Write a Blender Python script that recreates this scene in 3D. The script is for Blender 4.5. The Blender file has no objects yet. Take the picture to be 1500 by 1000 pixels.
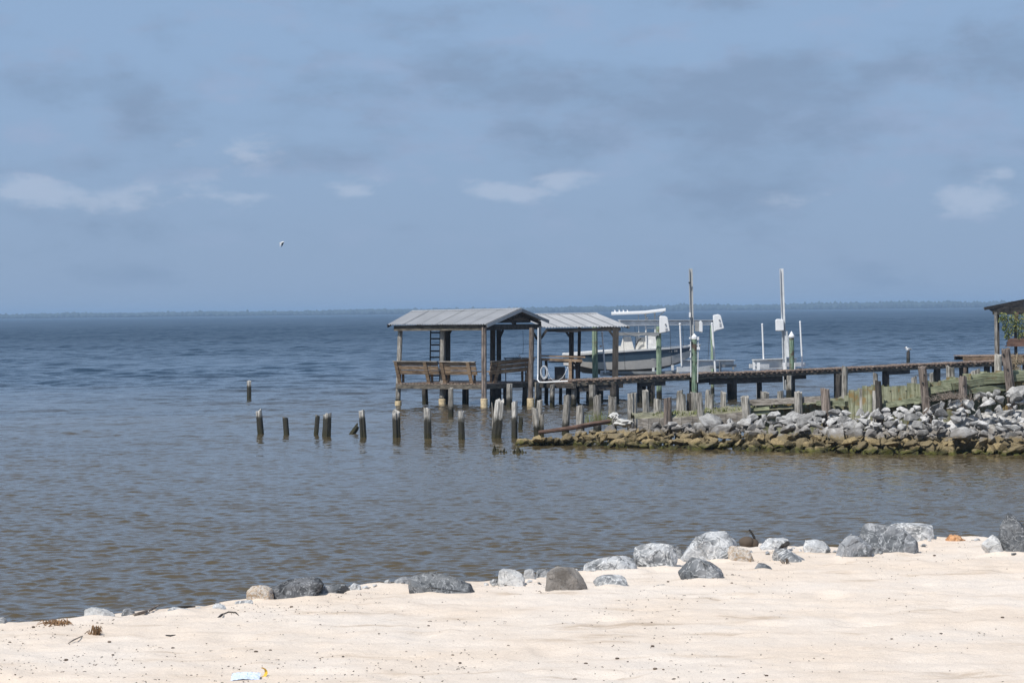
import bpy, bmesh, math, random
import numpy as np
from mathutils import Vector, Matrix, noise, Euler
R = math.radians
scene = bpy.context.scene
C = scene.collection

# ------------------------------------------------------------ camera
CAMZ = 3.8; FPX = 3500.0
cam_d = bpy.data.cameras.new('camera'); cam = bpy.data.objects.new('camera', cam_d); C.objects.link(cam)
cam_d.sensor_width = 36; cam_d.lens = 36*FPX/1500; cam_d.clip_start = 0.5; cam_d.clip_end = 30000
CR = (Matrix.Rotation(R(90-0.7285), 3, 'X') @ Matrix.Rotation(R(-0.6494), 3, 'Z'))
cam.matrix_world = Matrix.Translation((0,0,CAMZ)) @ CR.to_4x4()
scene.camera = cam
def ray(px, py): return CR @ Vector(((px-750)/FPX, (500-py)/FPX, -1))
def W(px, py, D):                       # the point seen at a photo pixel, D metres away
    d = ray(px, py); return Vector((0,0,CAMZ)) + d*(D/d.y)
def G(px, py, z=0.0):                   # the point seen at a photo pixel on the level z
    d = ray(px, py); return Vector((0,0,CAMZ)) + d*((z-CAMZ)/d.z)

# ------------------------------------------------------------ world, sun, exposure
SUN_EL, SUN_AZ = 52.0, 219.0            # azimuth clockwise from +Y
def nd(nt, t, ins=None, **pr):
    n = nt.nodes.new(t)
    for k, v in pr.items(): setattr(n, k, v)
    for k, v in (ins or {}).items():
        if hasattr(v, 'is_linked') or isinstance(v, bpy.types.NodeSocket): nt.links.new(v, n.inputs[k])
        else: n.inputs[k].default_value = v
    return n
def c4(c): return (c[0], c[1], c[2], 1) if len(c) == 3 else c
def mixc(nt, f, a, b, mode='MIX'):
    m = nt.nodes.new('ShaderNodeMix'); m.data_type = 'RGBA'; m.blend_type = mode
    for i, v in ((0, f), (6, a), (7, b)):
        if isinstance(v, bpy.types.NodeSocket): nt.links.new(v, m.inputs[i])
        else: m.inputs[i].default_value = v if i == 0 else c4(v)
    return m.outputs[2]
def mth(nt, op, a, b=0.0, c=None, clamp=False):
    m = nt.nodes.new('ShaderNodeMath'); m.operation = op; m.use_clamp = clamp
    for i, v in enumerate((a, b) if c is None else (a, b, c)):
        if isinstance(v, bpy.types.NodeSocket): nt.links.new(v, m.inputs[i])
        else: m.inputs[i].default_value = v
    return m.outputs[0]
def mrange(nt, v, a, b, c=0.0, d=1.0, smooth=True):
    m = nt.nodes.new('ShaderNodeMapRange'); m.interpolation_type = 'SMOOTHSTEP' if smooth else 'LINEAR'
    nt.links.new(v, m.inputs[0])
    for i, x in enumerate((a, b, c, d)): m.inputs[i+1].default_value = x
    return m.outputs[0]

world = bpy.data.worlds.new('World'); scene.world = world; world.use_nodes = True
nt = world.node_tree; nt.nodes.clear()
sky = nd(nt, 'ShaderNodeTexSky', sky_type='NISHITA', sun_disc=False)
sky.sun_elevation = R(SUN_EL); sky.sun_rotation = R(SUN_AZ); sky.air_density = 1.0; sky.dust_density = 0.6; sky.ozone_density = 2.0
tc = nd(nt, 'ShaderNodeTexCoord'); sep = nd(nt, 'ShaderNodeSeparateXYZ', {0: tc.outputs['Generated']})
sx, sz = sep.outputs[0], sep.outputs[2]
el = mth(nt, 'MAXIMUM', sz, 0.0)
# cloud layer: soft grey-blue sheet low over the water with a few pale wisps
mp = nd(nt, 'ShaderNodeMapping', {0: tc.outputs['Generated'], 'Scale': (15, 15, 34)})
n1 = nd(nt, 'ShaderNodeTexNoise', {'Vector': mp.outputs[0], 'Scale': 1.0, 'Detail': 9.0, 'Roughness': 0.56, 'Distortion': 0.15})
mp2 = nd(nt, 'ShaderNodeMapping', {0: tc.outputs['Generated'], 'Location': (3, 1, 2), 'Scale': (30, 30, 75)})
n2 = nd(nt, 'ShaderNodeTexNoise', {'Vector': mp2.outputs[0], 'Scale': 1.0, 'Detail': 8.0, 'Roughness': 0.6})
def blob(cx, cz, rx, rz, s=1.0):        # one cloud bank round a direction of the sky
    a = mth(nt, 'DIVIDE', mth(nt, 'SUBTRACT', sx, cx), rx); b = mth(nt, 'DIVIDE', mth(nt, 'SUBTRACT', sz, cz), rz)
    r = mth(nt, 'ADD', mth(nt, 'MULTIPLY', a, a), mth(nt, 'MULTIPLY', b, b))
    return mth(nt, 'MULTIPLY', mth(nt, 'EXPONENT', mth(nt, 'MULTIPLY', r, -1.0)), s)
def sdir(px, py):
    d = ray(px, py).normalized(); return d.x, d.z
N1 = mth(nt, 'MULTIPLY_ADD', n1.outputs[0], 1.9, -0.45); N2 = mth(nt, 'MULTIPLY_ADD', n2.outputs[0], 2.0, -0.5)
def blobs(lst):
    out = None
    for (px, py, rx, ry, s) in lst:
        x, z = sdir(px, py); b = blob(x, z, rx/FPX, ry/FPX, s)
        out = b if out is None else mth(nt, 'ADD', out, b)
    return out
grey = blobs([(620,110,200,45,.5),(860,140,230,55,.55),(1130,130,180,60,.45),(1290,160,200,50,.5),(1430,80,150,55,.55),(50,130,90,26,.7),(195,138,42,30,.85),(380,235,200,30,.3),(820,215,330,35,.4),(1250,260,300,45,.4),(60,240,120,25,.3),(1000,10,350,20,.3)])
wisp = blobs([(20,278,60,22,1.2),(145,288,80,24,1.1),(505,280,55,20,1.35),(335,285,85,20,1.1),(725,280,60,20,1.15),(835,270,45,20,1.0),(1425,288,80,26,1.1),(1475,252,25,14,1.1),(340,215,90,32,.8),(1180,290,80,16,.6)])
gm = mrange(nt, mth(nt, 'ADD', mth(nt, 'MULTIPLY', grey, 0.50), mth(nt, 'ADD', mth(nt, 'MULTIPLY', N1, 0.75), mth(nt, 'MULTIPLY', N2, 0.25))), 0.50, 0.95)
gm = mth(nt, 'MULTIPLY', gm, mrange(nt, n2.outputs[0], 0.30, 0.62, 0.62, 1.0), clamp=True)
wm = mth(nt, 'MULTIPLY', mrange(nt, mth(nt, 'ADD', mth(nt, 'MULTIPLY', wisp, 0.42), N2), 0.62, 1.05), mrange(nt, wisp, 0.05, 0.5))
hi = mrange(nt, mth(nt, 'ADD', mth(nt, 'MULTIPLY', grey, 0.35), N2), 0.50, 0.95)
veil = mrange(nt, el, 0.13, 0.55, 1.0, 0.35)
lum = 5.0
c0 = mixc(nt, mrange(nt, el, 0.0, 0.12), (0.278*lum*2, 0.385*lum*2, 0.555*lum*2), (0.285*lum*2, 0.420*lum*2, 0.630*lum*2))
c0 = mixc(nt, mth(nt, 'MULTIPLY', hi, mrange(nt, el, 0.01, 0.06, 0.1, 0.6)), c0, (0.33*lum*2, 0.42*lum*2, 0.61*lum*2))
base = mixc(nt, mth(nt, 'MULTIPLY', veil, 0.97), sky.outputs[0], c0)
base = mixc(nt, mth(nt, 'MULTIPLY', gm, mrange(nt, el, 0.2, 0.5, 0.8, 0.5)), base, (0.222*lum*2, 0.318*lum*2, 0.470*lum*2))
base = mixc(nt, mth(nt, 'MULTIPLY', wm, mrange(nt, el, 0.1, 0.2, 0.62, 0.0)), base, (0.46*lum*2, 0.55*lum*2, 0.70*lum*2))
bg = nd(nt, 'ShaderNodeBackground', {'Color': base, 'Strength': 0.1})
nt.links.new(bg.outputs[0], nd(nt, 'ShaderNodeOutputWorld').inputs[0])

sd = bpy.data.lights.new('sun', 'SUN'); sun = bpy.data.objects.new('sun', sd); C.objects.link(sun)
sd.energy = 4.2; sd.angle = R(0.6); sd.color = (1.0, 0.96, 0.89)
sv = Vector((math.sin(R(SUN_AZ))*math.cos(R(SUN_EL)), math.cos(R(SUN_AZ))*math.cos(R(SUN_EL)), math.sin(R(SUN_EL))))
sun.rotation_euler = sv.to_track_quat('Z', 'Y').to_euler(); sun.location = sv*50
vs = scene.view_settings; vs.view_transform = 'Standard'; vs.look = 'None'; vs.exposure = 0.0; vs.gamma = 1.0
scene.render.engine = 'CYCLES'
scene.cycles.max_bounces = 6; scene.cycles.volume_bounces = 0

# ------------------------------------------------------------ materials
MATS = {}
def newmat(name):
    m = bpy.data.materials.new(name); m.use_nodes = True; t = m.node_tree
    for n in list(t.nodes):
        if n.type != 'OUTPUT_MATERIAL': t.nodes.remove(n)
    out = [n for n in t.nodes if n.type == 'OUTPUT_MATERIAL'][0]
    b = nd(t, 'ShaderNodeBsdfPrincipled'); t.links.new(b.outputs[0], out.inputs[0]); MATS[name] = m
    return m, t, b
def tidemask(t, pos, z0, w=0.1, wob=0.3):
    sp = nd(t, 'ShaderNodeSeparateXYZ', {0: pos})
    n = nd(t, 'ShaderNodeTexNoise', {'Vector': pos, 'Scale': 7.0, 'Detail': 4.0})
    z = mth(t, 'ADD', sp.outputs[2], mth(t, 'MULTIPLY', mth(t, 'SUBTRACT', n.outputs[0], 0.5), wob))
    return mrange(t, z, z0-w, z0+w, 1.0, 0.0)
def wood(name, ca, cb, stretch=(30, 30, 2.5), tide=None, tidecol=(0.022, 0.02, 0.013), patch=None, patchcol=None, rough=0.85, bump=0.5, weed=True):
    m, t, b = newmat(name)
    pos = nd(t, 'ShaderNodeNewGeometry').outputs['Position']
    oi = nd(t, 'ShaderNodeObjectInfo').outputs['Random']
    mp = nd(t, 'ShaderNodeMapping', {0: pos, 'Scale': stretch})
    n = nd(t, 'ShaderNodeTexNoise', {'Vector': mp.outputs[0], 'Scale': 1.0, 'Detail': 5.0, 'Roughness': 0.65})
    n2 = nd(t, 'ShaderNodeTexNoise', {'Vector': pos, 'Scale': 3.1, 'Detail': 4.0})
    col = mixc(t, mrange(t, n.outputs[0], 0.36, 0.64), ca, cb)
    col = mixc(t, mrange(t, n2.outputs[0], 0.45, 0.75, 0, 0.55), col, tuple(x*0.45 for x in ca))
    if patch:
        n3 = nd(t, 'ShaderNodeTexNoise', {'Vector': pos, 'Scale': 2.3, 'Detail': 5.0, 'Roughness': 0.7})
        col = mixc(t, mrange(t, n3.outputs[0], patch, patch+0.1, 0, 0.85), col, patchcol)
    hsv = nd(t, 'ShaderNodeHueSaturation', {'Color': col, 'Value': mrange(t, oi, 0, 1, 0.8, 1.2, False)}); col = hsv.outputs[0]
    if tide is not None:
        col = mixc(t, tidemask(t, pos, tide), col, tidecol)
        if weed: col = mixc(t, mth(t, 'MULTIPLY', tidemask(t, pos, 0.16, 0.12, 0.3), 0.6), col, (0.035, 0.032, 0.006))
    t.links.new(col, b.inputs['Base Color']); b.inputs['Roughness'].default_value = rough
    bp = nd(t, 'ShaderNodeBump', {'Height': n.outputs[0], 'Strength': bump, 'Distance': 0.02}); t.links.new(bp.outputs[0], b.inputs['Normal'])
    return m
def plain(name, col, rough=0.5, metal=0.0, var=0.15, scale=6.0, spec=0.5, dirt=None):
    m, t, b = newmat(name)
    pos = nd(t, 'ShaderNodeNewGeometry').outputs['Position']
    n = nd(t, 'ShaderNodeTexNoise', {'Vector': pos, 'Scale': scale, 'Detail': 5.0, 'Roughness': 0.6})
    c = mixc(t, mrange(t, n.outputs[0], 0.3, 0.7), tuple(x*(1-var) for x in col), tuple(min(1, x*(1+var)) for x in col))
    if dirt:
        n2 = nd(t, 'ShaderNodeTexNoise', {'Vector': pos, 'Scale': scale*0.6, 'Detail': 7.0, 'Roughness': 0.7})
        c = mixc(t, mrange(t, n2.outputs[0], 0.52, 0.68, 0, 0.7), c, dirt)
    t.links.new(c, b.inputs['Base Color']); b.inputs['Roughness'].default_value = rough; b.inputs['Metallic'].default_value = metal
    b.inputs['Specular IOR Level'].default_value = spec
    return m
def rock(name, ca, cb, vein=(0.6, 0.6, 0.6), veinw=0.06, scale=4.0, tide=False, bump=0.6, speck=None):
    m, t, b = newmat(name)
    pos = nd(t, 'ShaderNodeNewGeometry').outputs['Position']
    oi = nd(t, 'ShaderNodeObjectInfo').outputs['Random']
    n = nd(t, 'ShaderNodeTexNoise', {'Vector': pos, 'Scale': scale, 'Detail': 8.0, 'Roughness': 0.65, 'Distortion': 0.6})
    nf = nd(t, 'ShaderNodeTexNoise', {'Vector': pos, 'Scale': scale*9, 'Detail': 6.0, 'Roughness': 0.7})
    col = mixc(t, mrange(t, n.outputs[0], 0.40, 0.58), ca, cb)
    nv = nd(t, 'ShaderNodeTexNoise', {'Vector': pos, 'Scale': scale*1.6, 'Detail': 5.0, 'Roughness': 0.6, 'Distortion': 1.6})
    vm = mth(t, 'ABSOLUTE', mth(t, 'SUBTRACT', nv.outputs[0], 0.5))
    col = mixc(t, mth(t, 'MULTIPLY', mrange(t, vm, 0.0, veinw, 1, 0), mrange(t, nf.outputs[0], 0.4, 0.6, 0.35, 1)), col, vein)
    col = mixc(t, mrange(t, nf.outputs[0], 0.55, 0.75, 0, 0.5), col, tuple(x*0.5 for x in ca))
    if not tide:
        vo = nd(t, 'ShaderNodeTexVoronoi', {'Vector': mixc(t, 0.12, pos, n.outputs['Color']), 'Scale': scale*1.3}, feature='DISTANCE_TO_EDGE')
        col = mixc(t, mth(t, 'MULTIPLY', mrange(t, vo.outputs['Distance'], 0.0, 0.035, 0.75, 0), mrange(t, nv.outputs[0], 0.42, 0.58)), col, tuple(x*0.25 for x in ca))
    if speck: col = mixc(t, mrange(t, nf.outputs[0], 0.5, 0.42, 0, 0.8), col, speck)
    if tide:
        hsv = nd(t, 'ShaderNodeHueSaturation', {'Color': col, 'Value': mrange(t, oi, 0, 1, 0.55, 1.35, False)}); col = hsv.outputs[0]
        col = mixc(t, mth(t, 'MULTIPLY', tidemask(t, pos, 0.62, 0.12, 0.5), 0.75), col, mixc(t, mrange(t, oi, 0.1, 0.9), (0.065, 0.058, 0.05), (0.17, 0.15, 0.13)))
        brown = mixc(t, mrange(t, nf.outputs[0], 0.35, 0.65), (0.20, 0.15, 0.075), (0.44, 0.34, 0.18))
        brown = mixc(t, mrange(t, oi, 0.3, 0.9, 0, 0.6), brown, (0.11, 0.09, 0.05))
        col = mixc(t, mth(t, 'MULTIPLY', tidemask(t, pos, 0.41, 0.06, 0.3), 0.92), col, brown)
        col = mixc(t, mth(t, 'MULTIPLY', tidemask(t, pos, 0.13, 0.07, 0.25), 0.9), col, mixc(t, mrange(t, n.outputs[0], 0.4, 0.6), (0.018, 0.02, 0.008), (0.085, 0.09, 0.015)))
    t.links.new(col, b.inputs['Base Color']); b.inputs['Roughness'].default_value = 0.9; b.inputs['Specular IOR Level'].default_value = 0.25
    hh = mth(t, 'ADD', nf.outputs[0], mth(t, 'MULTIPLY', n.outputs[0], 2.0))
    bp = nd(t, 'ShaderNodeBump', {'Height': hh, 'Strength': bump, 'Distance': 0.03}); t.links.new(bp.outputs[0], b.inputs['Normal'])
    return m

wood('post_grey', (0.135, 0.125, 0.108), (0.50, 0.47, 0.42), tide=0.36)
wood('post_front', (0.22, 0.21, 0.19), (0.70, 0.67, 0.62), tide=0.62, tidecol=(0.035, 0.033, 0.024))
wood('post_dark', (0.035, 0.03, 0.026), (0.10, 0.088, 0.075), tide=0.40)  # dark tone also carries the shade under pier deck and shelter roofs
wood('post_brown', (0.10, 0.078, 0.064), (0.34, 0.28, 0.24), tide=0.3)
wood('post_green', (0.14, 0.21, 0.14), (0.36, 0.46, 0.33), patch=0.56, patchcol=(0.16, 0.12, 0.08), tide=0.35)
wood('post_green_mottled', (0.07, 0.14, 0.09), (0.32, 0.42, 0.30), patch=0.5, patchcol=(0.10, 0.05, 0.035), tide=0.2)
wood('stump', (0.012, 0.012, 0.008), (0.045, 0.042, 0.02), tide=0.05)
wood('sheet_green', (0.17, 0.18, 0.10), (0.42, 0.43, 0.30), stretch=(11, 11, 1.4), patch=0.50, patchcol=(0.26, 0.17, 0.06), tide=0.2, tidecol=(0.05, 0.05, 0.02))
wood('board_green', (0.13, 0.145, 0.085), (0.34, 0.36, 0.24), stretch=(2, 8, 30), patch=0.55, patchcol=(0.17, 0.13, 0.06))
wood('board_grey', (0.15, 0.13, 0.11), (0.38, 0.35, 0.31), stretch=(2, 8, 30))
wood('board_brown', (0.15, 0.098, 0.058), (0.42, 0.30, 0.195), stretch=(2.5, 4, 30))
wood('board_red', (0.10, 0.055, 0.04), (0.24, 0.15, 0.11), stretch=(1.5, 4, 25))
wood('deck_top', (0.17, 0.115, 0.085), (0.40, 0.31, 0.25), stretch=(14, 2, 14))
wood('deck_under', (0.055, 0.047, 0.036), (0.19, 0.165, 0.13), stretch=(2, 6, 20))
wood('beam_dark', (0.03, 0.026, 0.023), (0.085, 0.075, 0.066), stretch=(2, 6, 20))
wood('driftwood', (0.13, 0.10, 0.08), (0.36, 0.30, 0.25), stretch=(20, 20, 20))
wood('driftwood_black', (0.015, 0.013, 0.012), (0.05, 0.045, 0.04), stretch=(20, 20, 20))
wood('driftwood_orange', (0.30, 0.14, 0.06), (0.62, 0.36, 0.19), stretch=(30, 30, 30))
plain('concrete', (0.60, 0.48, 0.30), 0.9, var=0.25, scale=9, dirt=(0.20, 0.16, 0.07))
plain('metal_roof', (0.40, 0.405, 0.415), 0.45, 0.1, var=0.08, scale=1.6, dirt=(0.36, 0.36, 0.36))
plain('metal_trim', (0.42, 0.43, 0.44), 0.45, 0.3, var=0.1)
plain('galvanised', (0.64, 0.66, 0.68), 0.5, 0.0, var=0.12, scale=3)
plain('aluminium_dull', (0.30, 0.31, 0.315), 0.6, 0.2, var=0.15)
plain('mast_grey', (0.46, 0.475, 0.48), 0.6, var=0.08)
plain('white_paint', (0.80, 0.80, 0.79), 0.45, var=0.04)
plain('white_plastic', (0.82, 0.83, 0.84), 0.5, var=0.04)
plain('white_cloth', (0.56, 0.55, 0.52), 0.85, var=0.06)
plain('hull_navy', (0.060, 0.100, 0.145), 0.25, var=0.06)
plain('hull_cream', (0.66, 0.63, 0.59), 0.35, var=0.06)
plain('hull_bottom', (0.16, 0.165, 0.18), 0.5, var=0.1)  # grey tone puts the shade under the hull into the colour
plain('glass_dark', (0.03, 0.035, 0.04), 0.15, var=0.05)
plain('black_metal', (0.02, 0.02, 0.022), 0.55, var=0.2)
plain('rust', (0.16, 0.08, 0.045), 0.8, var=0.3)
plain('print_grey', (0.25, 0.26, 0.28), 0.6, var=0.05)
plain('feather_white', (0.85, 0.85, 0.84), 0.8, var=0.03)
plain('feather_dark', (0.03, 0.035, 0.045), 0.8, var=0.1)
plain('bill_orange', (0.5, 0.2, 0.04), 0.6)
plain('leaf_green', (0.085, 0.12, 0.025), 0.6, var=0.5, scale=14)
plain('leaf_yellow', (0.24, 0.23, 0.05), 0.6, var=0.4, scale=14)
plain('bark', (0.10, 0.075, 0.055), 0.9, var=0.3)
plain('dry_weed', (0.34, 0.27, 0.17), 0.9, var=0.4, scale=20)
plain('green_weed', (0.17, 0.19, 0.06), 0.9, var=0.4, scale=5)
plain('wrack', (0.24, 0.14, 0.07), 0.9, var=0.4, scale=20)
plain('bag_blue', (0.62, 0.70, 0.86), 0.5, var=0.08, scale=30)
plain('leaf_gold', (0.75, 0.48, 0.05), 0.6, var=0.2)
plain('debris', (0.10, 0.075, 0.055), 0.9, var=0.6, scale=25)
plain('far_trees', (0.045, 0.066, 0.062), 0.95, var=0.3, scale=0.03)
plain('soil', (0.21, 0.20, 0.13), 0.95, var=0.4, scale=3)
rock('rock_riprap', (0.25, 0.245, 0.24), (0.50, 0.49, 0.475), vein=(0.5, 0.49, 0.47), veinw=0.03, scale=3.5, tide=True, bump=0.7)
rock('rock_grey', (0.13, 0.14, 0.15), (0.30, 0.31, 0.325), vein=(0.58, 0.59, 0.60), veinw=0.03, scale=5)
rock('rock_marble', (0.19, 0.20, 0.21), (0.52, 0.53, 0.54), vein=(0.82, 0.82, 0.81), veinw=0.05, scale=5)
rock('rock_dark', (0.035, 0.038, 0.042), (0.16, 0.165, 0.175), vein=(0.42, 0.43, 0.44), veinw=0.03, scale=7)
rock('rock_white', (0.48, 0.48, 0.475), (0.72, 0.71, 0.69), vein=(0.30, 0.31, 0.32), veinw=0.02, scale=7)
rock('rock_tan', (0.42, 0.31, 0.21), (0.62, 0.50, 0.38), vein=(0.75, 0.72, 0.68), veinw=0.05, scale=9, speck=(0.62, 0.60, 0.57))
rock('rock_brownish', (0.16, 0.145, 0.13), (0.30, 0.275, 0.25), vein=(0.32, 0.31, 0.30), veinw=0.02, scale=9)

# sand
m, t, b = newmat('sand')
pos = nd(t, 'ShaderNodeNewGeometry').outputs['Position']
na = nd(t, 'ShaderNodeTexNoise', {'Vector': pos, 'Scale': 0.9, 'Detail': 6.0, 'Roughness': 0.6})
mpx = nd(t, 'ShaderNodeMapping', {0: pos, 'Scale': (1.2, 5, 5)})
nb = nd(t, 'ShaderNodeTexNoise', {'Vector': mpx.outputs[0], 'Scale': 1.0, 'Detail': 7.0, 'Roughness': 0.65})
ncg = nd(t, 'ShaderNodeTexNoise', {'Vector': pos, 'Scale': 160.0, 'Detail': 3.0})
col = mixc(t, mrange(t, na.outputs[0], 0.35, 0.65), (0.80, 0.675, 0.555), (0.82, 0.725, 0.63))
col = mixc(t, mrange(t, nb.outputs[0], 0.54, 0.72, 0, 0.75), col, (0.50, 0.385, 0.28))
col = mixc(t, mrange(t, ncg.outputs[0], 0.56, 0.72, 0, 0.5), col, (0.38, 0.29, 0.21))
wet = tidemask(t, pos, 0.5, 0.3, 0.3); col = mixc(t, wet, col, (0.16, 0.12, 0.08))
t.links.new(col, b.inputs['Base Color']); b.inputs['Roughness'].default_value = 0.95; b.inputs['Specular IOR Level'].default_value = 0.1
nd2 = nd(t, 'ShaderNodeTexNoise', {'Vector': pos, 'Scale': 30.0, 'Detail': 8.0, 'Roughness': 0.75})
bp = nd(t, 'ShaderNodeBump', {'Height': nd2.outputs[0], 'Strength': 0.6, 'Distance': 0.02}); t.links.new(bp.outputs[0], b.inputs['Normal'])

# water
m, t, b = newmat('water')
pos = nd(t, 'ShaderNodeNewGeometry').outputs['Position']
sp = nd(t, 'ShaderNodeSeparateXYZ', {0: pos})
big = nd(t, 'ShaderNodeTexNoise', {'Vector': nd(t, 'ShaderNodeMapping', {0: pos, 'Scale': (0.03, 0.10, 1)}).outputs[0], 'Scale': 1.0, 'Detail': 5.0, 'Roughness': 0.6})
dd = mth(t, 'ADD', sp.outputs[1], mth(t, 'MULTIPLY', mth(t, 'SUBTRACT', big.outputs[0], 0.5), 70.0))
dd = mth(t, 'ADD', dd, mth(t, 'MULTIPLY', sp.outputs[0], -0.5))
col = mixc(t, mrange(t, dd, 60.0, 165.0), (0.092, 0.070, 0.036), (0.016, 0.036, 0.062))
t.links.new(col, b.inputs['Base Color']); b.inputs['IOR'].default_value = 1.33; t.links.new(mrange(t, sp.outputs[1], 50.0, 450.0, 0.08, 0.32), b.inputs['Roughness'])
geo = nd(t, 'ShaderNodeNewGeometry')
def slope(sc, amp, det=3.0, rot=0.0, rgh=0.6):
    n = nd(t, 'ShaderNodeTexNoise', {'Vector': nd(t, 'ShaderNodeMapping', {0: pos, 'Scale': (sc[0], sc[1], 1), 'Rotation': (0, 0, rot)}).outputs[0], 'Scale': 1.0, 'Detail': det, 'Roughness': rgh})
    v = nd(t, 'ShaderNodeVectorMath', {0: n.outputs['Color'], 1: (0.5, 0.5, 0.5)}, operation='SUBTRACT')
    return nd(t, 'ShaderNodeVectorMath', {0: v.outputs[0], 1: amp}, operation='MULTIPLY').outputs[0]
near = slope((5.0, 9.0), (0.25, 0.40, 0), 3.0, 0.12)
farv = slope((0.6, 1.0), (0.25, 0.55, 0), 4.0, -0.1, 0.7)
patch = slope((0.20, 0.010), (0.10, 0.45, 0), 4.0, 0.0, 0.7)
fm = mrange(t, sp.outputs[1], 60.0, 240.0); fm2 = mrange(t, sp.outputs[1], 150.0, 600.0)
def vs_(v, f): return nd(t, 'ShaderNodeVectorMath', {0: v, 'Scale': f}, operation='SCALE').outputs[0]
def va_(a, b_): return nd(t, 'ShaderNodeVectorMath', {0: a, 1: b_}, operation='ADD').outputs[0]
st = mrange(t, big.outputs[0], 0.35, 0.65, 0.65, 1.0)
tot_ = va_(va_(near, vs_(farv, fm)), vs_(patch, fm2))
nrm_ = nd(t, 'ShaderNodeVectorMath', {0: va_(va_(geo.outputs['Normal'], vs_((0.0, -0.10, 0.0), fm2)), vs_(tot_, st))}, operation='NORMALIZE').outputs[0]
t.links.new(nrm_, b.inputs['Normal'])

# ------------------------------------------------------------ mesh building
class MB:
    def __init__(s): s.v = []; s.f = []
    def add(s, vs, fs):
        o = len(s.v); s.v += [Vector(v) for v in vs]; s.f += [tuple(i+o for i in f) for f in fs]; return s
    def hexa(s, p):                     # eight corners: bottom four then top four
        return s.add(p, [(0,3,2,1),(4,5,6,7),(0,1,5,4),(1,2,6,5),(2,3,7,6),(3,0,4,7)])
    def box(s, c, sz, rot=None):
        c = Vector(c); hx, hy, hz = (x/2 for x in sz); M = rot or Matrix.Identity(3)
        return s.hexa([c + M @ Vector(q) for q in ((-hx,-hy,-hz),(hx,-hy,-hz),(hx,hy,-hz),(-hx,hy,-hz),(-hx,-hy,hz),(hx,-hy,hz),(hx,hy,hz),(-hx,hy,hz))])
    def beam(s, a, b, w, h, up=(0,0,1)):    # rectangular timber from a to b; h along up
        a = Vector(a); b = Vector(b); d = (b-a).normalized(); u = Vector(up)
        x = d.cross(u)
        if x.length < 1e-4: x = d.cross(Vector((0,1,0)))
        x.normalize(); u = x.cross(d).normalized()
        q = [(-1,-1),(1,-1),(1,1),(-1,1)]
        return s.add([a + x*(w/2*i) + u*(h/2*j) for i, j in q] + [b + x*(w/2*i) + u*(h/2*j) for i, j in q],
                     [(0,1,2,3),(7,6,5,4),(0,4,5,1),(1,5,6,2),(2,6,7,3),(3,7,4,0)])
    def tube(s, pts, rs, n=8, cap=True, jit=0.0, rnd=None):
        pts = [Vector(p) for p in pts]
        if not hasattr(rs, '__len__'): rs = [rs]*len(pts)
        o = len(s.v); x = None
        for i, p in enumerate(pts):
            d = (pts[min(i+1, len(pts)-1)] - pts[max(i-1, 0)]).normalized()
            if x is None: x = d.orthogonal().normalized()
            else: x = (x - d*x.dot(d)).normalized()
            y = d.cross(x)
            for k in range(n):
                a = 2*math.pi*k/n; r = rs[i]*(1 + (rnd.uniform(-jit, jit) if rnd else 0))
                s.v.append(p + x*(r*math.cos(a)) + y*(r*math.sin(a)))
        for i in range(len(pts)-1):
            for k in range(n):
                a = o+i*n+k; b = o+i*n+(k+1)%n; s.f.append((a, b, b+n, a+n))
        if cap:
            s.f.append(tuple(o+k for k in reversed(range(n)))); s.f.append(tuple(o+(len(pts)-1)*n+k for k in range(n)))
        return s
    def ball(s, c, r, n=10, m=6, sc=(1,1,1)):
        c = Vector(c); o = len(s.v)
        for i in range(1, m):
            th = math.pi*i/m
            for k in range(n):
                a = 2*math.pi*k/n; s.v.append(c + Vector((r*sc[0]*math.sin(th)*math.cos(a), r*sc[1]*math.sin(th)*math.sin(a), r*sc[2]*math.cos(th))))
        t0 = len(s.v); s.v += [c+Vector((0,0,r*sc[2])), c-Vector((0,0,r*sc[2]))]
        for i in range(m-2):
            for k in range(n):
                a = o+i*n+k; b = o+i*n+(k+1)%n; s.f.append((a, a+n, b+n, b))
        for k in range(n):
            s.f.append((t0, o+k, o+(k+1)%n)); s.f.append((t0+1, o+(m-2)*n+(k+1)%n, o+(m-2)*n+k))
        return s
def mesh_from(name, vs, fs, smooth=False):
    me = bpy.data.meshes.new(name); me.from_pydata([tuple(v) for v in vs], [], fs); me.update()
    if smooth: me.polygons.foreach_set('use_smooth', [True]*len(me.polygons))
    return me
def wloc(o):
    l = Vector((0,0,0))
    while o is not None: l = l + o.location; o = o.parent
    return l
def obj(name, mb, mat, parent=None, org=None, smooth=False, label=None):
    base = Vector(org) if org is not None else (wloc(parent) if parent is not None else Vector((0,0,0)))
    me = mesh_from(name, [v-base for v in mb.v], mb.f, smooth); me.materials.append(MATS[mat])
    o = bpy.data.objects.new(name, me); C.objects.link(o)
    if parent is not None:
        o.parent = parent
        if org is not None: o.location = base - wloc(parent)
    else: o.location = base
    if label: o['label'] = label
    return o
def tag(o, label, cat, group=None, kind=None):
    if kind: o['kind'] = kind
    if label: o['label'] = label
    if cat: o['category'] = cat
    if group: o['group'] = group
    return o
def thing(name, loc, label, cat, group=None):
    o = bpy.data.objects.new(name, None); C.objects.link(o); o.location = loc; o.empty_display_size = 0.2
    return tag(o, label, cat, group)

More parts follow.
